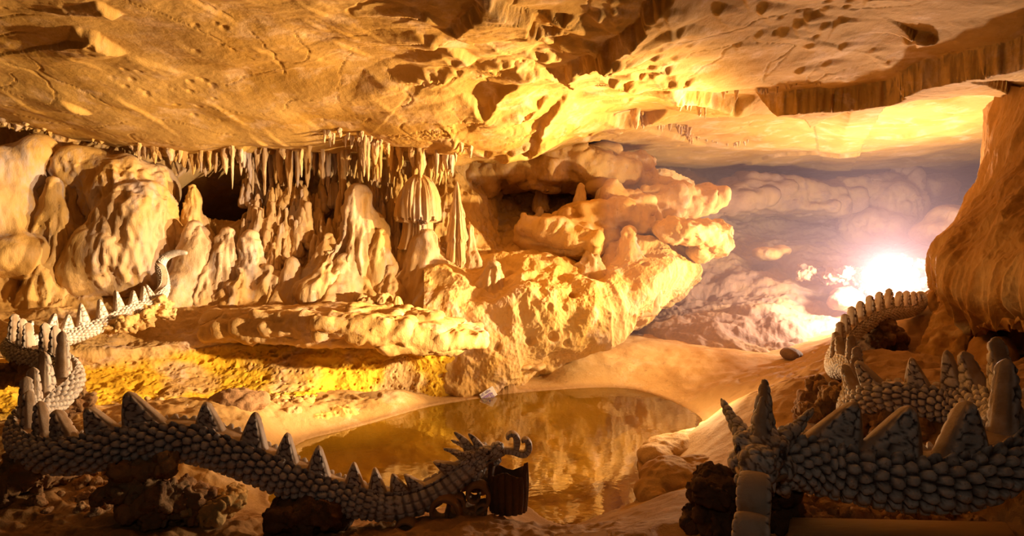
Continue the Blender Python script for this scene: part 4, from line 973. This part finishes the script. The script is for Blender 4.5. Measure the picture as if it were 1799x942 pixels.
pile('stone_pier', [(285,540,11.8,14,14,.15)], 12, .10, .02, 'small golden prop at the upright end of the pale tail', 'pier', 1033, M_WALL)
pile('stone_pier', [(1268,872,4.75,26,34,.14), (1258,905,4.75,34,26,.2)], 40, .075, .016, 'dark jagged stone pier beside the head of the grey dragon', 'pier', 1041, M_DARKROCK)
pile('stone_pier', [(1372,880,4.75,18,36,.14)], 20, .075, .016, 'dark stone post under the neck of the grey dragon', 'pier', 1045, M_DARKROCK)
pile('stone_pier', [(1460,905,4.9,60,10,.2), (1560,908,4.9,70,10,.2), (1660,906,4.9,60,14,.2), (1730,890,5.0,40,20,.2)], 80, .075, .018, 'row of brown stones under the front of the grey dragon', 'pier', 1049)
pile('stone_pier', [(1555,745,6.4,34,22,.2), (1610,752,6.3,40,20,.2), (1680,770,6.1,40,20,.2)], 50, .11, .02, 'brown stones under the straight back stretch of the grey dragon', 'pier', 1053)
pile('stone_pier', [(1455,705,7.6,24,26,.2), (1476,712,7.4,18,24,.2), (1440,728,7.5,30,14,.2)], 40, .11, .02, 'brown stone prop under the arching loop of the grey dragon', 'pier', 1057)
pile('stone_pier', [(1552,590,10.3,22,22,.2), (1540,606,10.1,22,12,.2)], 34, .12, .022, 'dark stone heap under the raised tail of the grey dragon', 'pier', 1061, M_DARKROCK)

pile('rubble_heap', [(1560,505,17.4,46,20,.8), (1500,488,18.2,44,12,.8), (1590,480,17.6,24,24,.7), (1440,478,19.5,50,8,.8)], 150, .13, .035, 'brightly lit heap of broken rubble around the hidden floodlight', 'rubble', 1071, M_BACK, .05)
pile('rock_ledge', [(300,735,9.3,50,6,.4), (400,728,9.8,50,7,.4), (480,722,10.4,46,6,.35)], 90, .15, .028, 'low crumbly ledge along the sand under the yellow face', 'rock', 1081, M_WALL, .05)
# loose stones
_rk = []
for i in range(6):
    r = np.random.default_rng(60 + i)
    me = blobs('stone', [(tuple(r.normal(0, .25, 3)), tuple(r.uniform(.5, .9, 3) * [1, 1, .65]), tuple(r.normal(0, .5, 3))) for _ in range(4)], .09, 1)
    displace(me, lambda p, n: .12 * fbm(p * 1.6, 3, i) + .06 * ridged(p * 3, 3, i + 5)); attr(me, 'mineral_shade', np.zeros(len(me.vertices))); _rk.append(me)
def stone(u, v, Y, hpx, mat, label, group=None, rz=0, sx=1):
    z = None; b = P(u, v, Y); m = _rk[int(rz * 10) % 6]
    key = m.name + mat.name
    if key not in _cache:
        c = m.copy(); c.name = 'stone'; c.materials.clear(); c.materials.append(mat); _cache[key] = c
    o = bpy.data.objects.new('stone', _cache[key]); COL.objects.link(o)
    s = hpx / FPX * Y
    o.location = (b[0], b[1], float(floor_z(np.array([b[0]]), np.array([b[1]]))[0]) + s * .22 if v is None else b[2]); o.scale = (s * sx, s, s); o.rotation_euler = (0, 0, rz)
    return tag(o, label, 'stone', group)
_cache = {}
stone(444, 902, 7.6, 26, M_WALL, 'pale smooth wedge of stone at the water under the pale dragon', rz=.3, sx=1.5)
stone(420, 868, 7.9, 34, M_WALL, 'larger pale tilted slab stone beside the dark pier', rz=1.4, sx=1.5)
stone(395, 842, 8.1, 26, M_WALL, 'pale rubble stone just right of the dark pier', rz=.5, sx=1.3)
r = np.random.default_rng(77)
for k in range(46):
    u = r.uniform(-20, 200); v = r.uniform(835, 905); g = G(u, v, .4); y = g[1]; x = g[0]
    zf = float(floor_z(np.array([x]), np.array([y]))[0]); h = r.uniform(5, 15)
    v2 = V0 + (CH - zf) / y * FPX
    stone(U0 + x / y * FPX, v2 - h * .15, y, h, M_RUBBLE, 'broken stone scattered on the rough ground below the left bend', 'rubble on the left foreground', rz=r.uniform(0, 6))
for k in range(26):
    u = r.uniform(1400, 1780); v = r.uniform(775, 842); Y = r.uniform(5.4, 6.0); x = (u - U0) / FPX * Y
    zf = float(floor_z(np.array([x]), np.array([Y]))[0]); h = r.uniform(8, 22); v2 = V0 + (CH - zf) / Y * FPX
    stone(u, v2 - h * .15, Y, h, M_RUBBLE, 'brown stone lying between the two runs of the grey dragon', 'stones between the runs of the grey dragon', rz=r.uniform(0, 6))

# carved scrolls under the head of the pale dragon
def scroll(u, v, Y, rpx, turns, a0, hand, depth, label):
    c = P(u, v, Y); R = rpx / FPX * Y; n = 110; K = 40
    t = np.linspace(0, 1, n); ang = a0 + hand * turns * 2 * math.pi * t; rad = R * (1 - .80 * t)
    C = np.stack([c[0] + rad * np.cos(ang), 0 * t + c[1], c[2] + rad * np.sin(ang)], -1)
    T = np.gradient(C, axis=0); T /= np.linalg.norm(T, axis=1)[:, None]; N = np.cross(T, [0, 1.0, 0])
    a = np.linspace(0, 2 * math.pi, K, endpoint=False); ca, sa = np.cos(a), np.sin(a); p = 4
    ux = np.sign(ca) * np.abs(ca) ** (2 / p); uy = np.sign(sa) * np.abs(sa) ** (2 / p)
    th = R * .16 * (1 - .35 * t); dp = depth * (1 - .2 * t)
    V = C[:, None] + N[:, None] * (th[:, None] * ux)[..., None] + np.array([0, 1.0, 0]) * (dp[:, None] * uy)[..., None]
    F = [tuple(q) for q in grid_faces(n, K, True)] + [tuple(range(K))[::-1], tuple((n - 1) * K + np.arange(K))]
    me = bpy.data.meshes.new('cloud_scroll'); me.from_pydata(V.reshape(-1, 3).tolist(), [], F); me.polygons.foreach_set('use_smooth', [True] * len(F)); me.update()
    attr(me, 'mineral_shade', np.zeros(len(me.vertices)))
    tag(obj('cloud_scroll', me, M_CLAY), label, 'carving')
scroll(836, 868, 6.25, 30, 1.35, -2.6, 1, .11, 'carved cloud scroll curling directly under the dragon chin')
scroll(806, 884, 6.20, 24, 1.2, -.5, -1, .10, 'middle carved cloud scroll with an open curl')
scroll(778, 898, 6.10, 32, 1.2, -.9, 1, .11, 'large low carved cloud scroll under the dragon neck')
scroll(716, 930, 5.95, 22, 1.2, -2.4, -1, .10, 'half buried carved cloud scroll at the lower picture edge')
scroll(848, 898, 6.22, 16, 1.1, 1.0, 1, .09, 'smallest carved cloud scroll between chin scroll and ribbed stump')

def ribbed_stump():
    b = P(893, 886, 6.3); R = .185; H = .33; n = 260; nz = 30
    a = np.linspace(0, 2 * math.pi, n, endpoint=False); z = np.linspace(0, 1, nz)
    top = 1 + .09 * np.sin(a * 3 + .6) + .26 * np.maximum(0, np.cos(a * 2.0 + .4)) ** 6 + .03 * perlin(np.stack([np.cos(a) * 4, np.sin(a) * 4, a * 0], 1), 5)
    rib = np.abs(np.sin(a * 9 + .7 * np.sin(a * 2))) ** .5
    rows = []
    for k in range(nz):
        r = R * (.98 + .10 * math.sin(z[k] * 2.6)) * (.85 + .2 * rib)
        rows.append(np.stack([b[0] + r * np.cos(a), b[1] + .8 * r * np.sin(a), b[2] - .06 + z[k] * (H + .06) * top], 1))
    for f, d in ((.86, 0), (.80, -.10), (.70, -.22), (.3, -.25), (.01, -.25)):
        r = R * f * (1.0); rows.append(np.stack([b[0] + r * np.cos(a), b[1] + .8 * r * np.sin(a), b[2] + H * top * (1 if d == 0 else .97) + d], 1))
    me = mesh_np('ribbed_stump', np.concatenate(rows), grid_faces(len(rows), n, True)); attr(me, 'mineral_shade', np.zeros(len(me.vertices)))
    tag(obj('ribbed_stump', me, M_DARKROCK), 'dark ribbed stump with a jagged hollow top beside the pale dragon head', 'carving')
ribbed_stump()

# the little notice board leaning at the water
def notice():
    c = P(858, 677, 12.3); zf = float(floor_z(np.array([c[0]]), np.array([c[1]]))[0])
    root = empty('notice_board', (c[0], c[1], zf), 'small tilted violet and white notice board at the foot of the rock by the water', 'sign')
    Rm = Matrix.Translation(Vector((0, 0, .145))) @ Matrix.Rotation(math.radians(28), 4, 'Z') @ Matrix.Rotation(math.radians(-26), 4, 'Y') @ Matrix.Rotation(math.radians(-14), 4, 'X')
    def box(name, x0, x1, z0, z1, y0, y1, mat):
        bm = bmesh.new(); bmesh.ops.create_cube(bm, size=1, matrix=Rm @ Matrix.Translation(((x0 + x1) / 2, (y0 + y1) / 2, (z0 + z1) / 2)) @ Matrix.Diagonal((x1 - x0, y1 - y0, z1 - z0, 1)))
        bmesh.ops.bevel(bm, geom=bm.edges[:], offset=.003, segments=1, affect='EDGES')
        me = bpy.data.meshes.new(name); bm.to_mesh(me); bm.free()
        o = bpy.data.objects.new(name, me); me.materials.append(mat); COL.objects.link(o); o.parent = root; return o
    box('board', -.16, .16, -.10, .10, 0, .012, M_SIGNEDGE)
    box('stripe', -.155, .06, .005, .020, -.004, 0, M_SIGN); box('stripe', -.155, .10, -.095, -.082, -.004, 0, M_SIGN)
    box('violet_panel', -.155, .09, -.080, .002, -.003, 0, M_SIGN)
    for txt, x, z, s, m in (('HỒ TIÊN', -.15, .035, .058, M_SIGN), ('ĐỘNG N', -.148, -.066, .058, M_SIGNEDGE)):
        cu = bpy.data.curves.new('lettering', 'FONT'); cu.body = txt; cu.size = s; cu.extrude = .002
        t = bpy.data.objects.new('tmp', cu); COL.objects.link(t)
        dg = bpy.context.evaluated_depsgraph_get(); me = bpy.data.meshes.new_from_object(t.evaluated_get(dg)); bpy.data.objects.remove(t)
        me.transform(Rm @ Matrix.Translation((x, -.006, z)) @ Matrix.Rotation(math.pi / 2, 4, 'X')); me.name = 'lettering'; me.materials.clear(); me.materials.append(m)
        o = bpy.data.objects.new('lettering', me); COL.objects.link(o); o.parent = root
    bm = bmesh.new()
    bmesh.ops.create_cone(bm, segments=10, radius1=.012, radius2=.012, depth=.16, cap_ends=True, matrix=Matrix.Translation((0.03, .03, .06)))
    me = bpy.data.meshes.new('stake'); bm.to_mesh(me); bm.free(); me.materials.append(M_CABLE)
    o = bpy.data.objects.new('stake', me); COL.objects.link(o); o.parent = root
notice()

def cable():
    pts = []
    for k in range(60):
        t = k / 59; u = 1010 + 120 * t; v = 590 + 6 * math.sin(t * 9)
        a = t * 2 * math.pi * 3
        if .4 < t < .75: u = 1075 + 12 * math.cos(a * 1.6); v = 590 + 8 * math.sin(a * 1.6)
        y = 16.2 + .2 * math.sin(a); x = (u - U0) / FPX * y
        pts.append((x, y, float(floor_z(np.array([x]), np.array([y + (590 - v) * .03]))[0]) + .03))
    cu = bpy.data.curves.new('cable', 'CURVE'); cu.dimensions = '3D'; cu.bevel_depth = .013; cu.bevel_resolution = 3
    sp = cu.splines.new('POLY'); sp.points.add(len(pts) - 1)
    for p_, q in zip(sp.points, pts): p_.co = (*q, 1)
    t = bpy.data.objects.new('tmp', cu); COL.objects.link(t); dg = bpy.context.evaluated_depsgraph_get()
    me = bpy.data.meshes.new_from_object(t.evaluated_get(dg)); bpy.data.objects.remove(t); me.name = 'cable'; me.materials.clear()
    tag(obj('cable', me, M_CABLE), 'thin dark cable lying in loops on the sand beyond the pool', 'cable')
cable()

def slab_box(name, quad, z, th, label, group=None):
    q = [G(u, v, z)[:2] for u, v in quad]; bm = bmesh.new()
    vs = [bm.verts.new((x, y, z)) for x, y in q]; f = bm.faces.new(vs)
    ex = bmesh.ops.extrude_face_region(bm, geom=[f]); bmesh.ops.translate(bm, vec=(0, 0, -th), verts=[e for e in ex['geom'] if isinstance(e, bmesh.types.BMVert)])
    bmesh.ops.recalc_face_normals(bm, faces=bm.faces[:]); bmesh.ops.bevel(bm, geom=bm.edges[:], offset=.012, segments=2, affect='EDGES')
    me = bpy.data.meshes.new(name); bm.to_mesh(me); bm.free(); attr(me, 'mineral_shade', np.zeros(len(me.vertices)))
    tag(obj(name, me, M_WOOD), label, 'paving', group)
slab_box('paving_slab', [(1388,908),(1768,916),(1900,1100),(1360,1100)], 1.0, .16, 'wide paving slab under the front of the grey dragon')
slab_box('paving_slab', [(1072,932),(1168,922),(1176,1040),(1080,1040)], .64, .16, 'paving slab ending in a sharp corner at the bottom centre')
slab_box('paving_slab', [(985,938),(1068,932),(1076,1040),(975,1040)], .64, .16, 'paving slab left of the one with the sharp corner')
# ================================================================== LIGHT, HAZE, CAMERA
def lamp(name, typ, loc, power, col, size=.3, aim=None, cone=None, blend=.5):
    d = bpy.data.lights.new(name, typ); d.energy = power; d.color = col
    if typ == 'AREA': d.size = size
    else: d.shadow_soft_size = size
    o = bpy.data.objects.new(name, d); o.location = loc; COL.objects.link(o)
    if aim is not None:
        o.rotation_euler = (Vector(aim) - Vector(loc)).to_track_quat('-Z', 'Y').to_euler()
    if cone: d.spot_size = math.radians(cone); d.spot_blend = blend
    return o
LAMPS = []
LAMPS.append(lamp('floodlight_slope', 'SPOT', (6.9, 12.2, 2.6), 13000, (1, .68, .33), .08, aim=(-7, 11.4, 6.4), cone=72, blend=1))
LAMPS.append(lamp('added_spot_crest', 'SPOT', (6.8, 12.4, 2.5), 2300, (1, .70, .36), .08, aim=(-5, 13.6, 4.5), cone=106, blend=.5))  # second, wider beam added so the middle rock is not left unlit
LAMPS.append(lamp('floodlight_cavern', 'POINT', (9.5, 15.7, 2.2), 2700, (1, .76, .58), .2))
LAMPS.append(lamp('floodlight_bank', 'SPOT', (3.7, 8.8, 2.2), 9000, (1, .72, .40), .08, aim=(-8.6, 13.2, 2.4), cone=50, blend=.7))
LAMPS.append(lamp('added_spill_bank', 'POINT', (2.8, 10.1, .8), 160, (1, .70, .36), .10))  # unseen spill light added over the water's edge for pool bed and bank
LAMPS.append(lamp('added_fill_front', 'POINT', (-.4, -1.2, 4.5), 56, (1, .80, .60), .3))  # weak fill added behind the camera for the near sides of the dragons

def haze():
    bm = bmesh.new(); bmesh.ops.create_cube(bm, size=1, matrix=Matrix.Translation((9.5, 20.5, 3.2)) @ Matrix.Diagonal((15, 15, 7.2, 1)))
    me = bpy.data.meshes.new('haze'); bm.to_mesh(me); bm.free()
    t = NT('lilac haze'); v = t.n('ShaderNodeVolumeScatter'); v.inputs['Color'].default_value = (.86, .60, .74, 1); v.inputs['Density'].default_value = .030; v.inputs['Anisotropy'].default_value = .2
    o = t.n('ShaderNodeOutputMaterial'); t.l(v.outputs[0], o.inputs['Volume'])
    h = obj('haze', me, t.m); tag(h, 'lilac haze glowing round the hidden floodlight in the far cavern', 'haze', kind='stuff')
haze()
w = bpy.data.worlds.new('cave dark'); sc.world = w; w.use_nodes = True
w.node_tree.nodes['Background'].inputs[0].default_value = (0, 0, 0, 1)

cd = bpy.data.cameras.new('camera'); cam = bpy.data.objects.new('camera', cd); COL.objects.link(cam)
cam.location = (0, 0, CH); cam.rotation_euler = (math.pi / 2, 0, 0)
cd.sensor_width = 36; cd.lens = 36 * FPX / 1799; cd.shift_y = (V0 - 471) / 1799; cd.clip_end = 200
sc.camera = cam
sc.view_settings.view_transform = 'Standard'; sc.view_settings.look = 'None'; sc.view_settings.gamma = 1; sc.view_settings.use_curve_mapping = False
sc.view_settings.exposure = 0.0
sc.cycles.use_denoising = True
sc.cycles.max_bounces = 6; sc.cycles.diffuse_bounces = 3; sc.cycles.transparent_max_bounces = 8; sc.cycles.volume_bounces = 0
sc.cycles.sample_clamp_indirect = 6
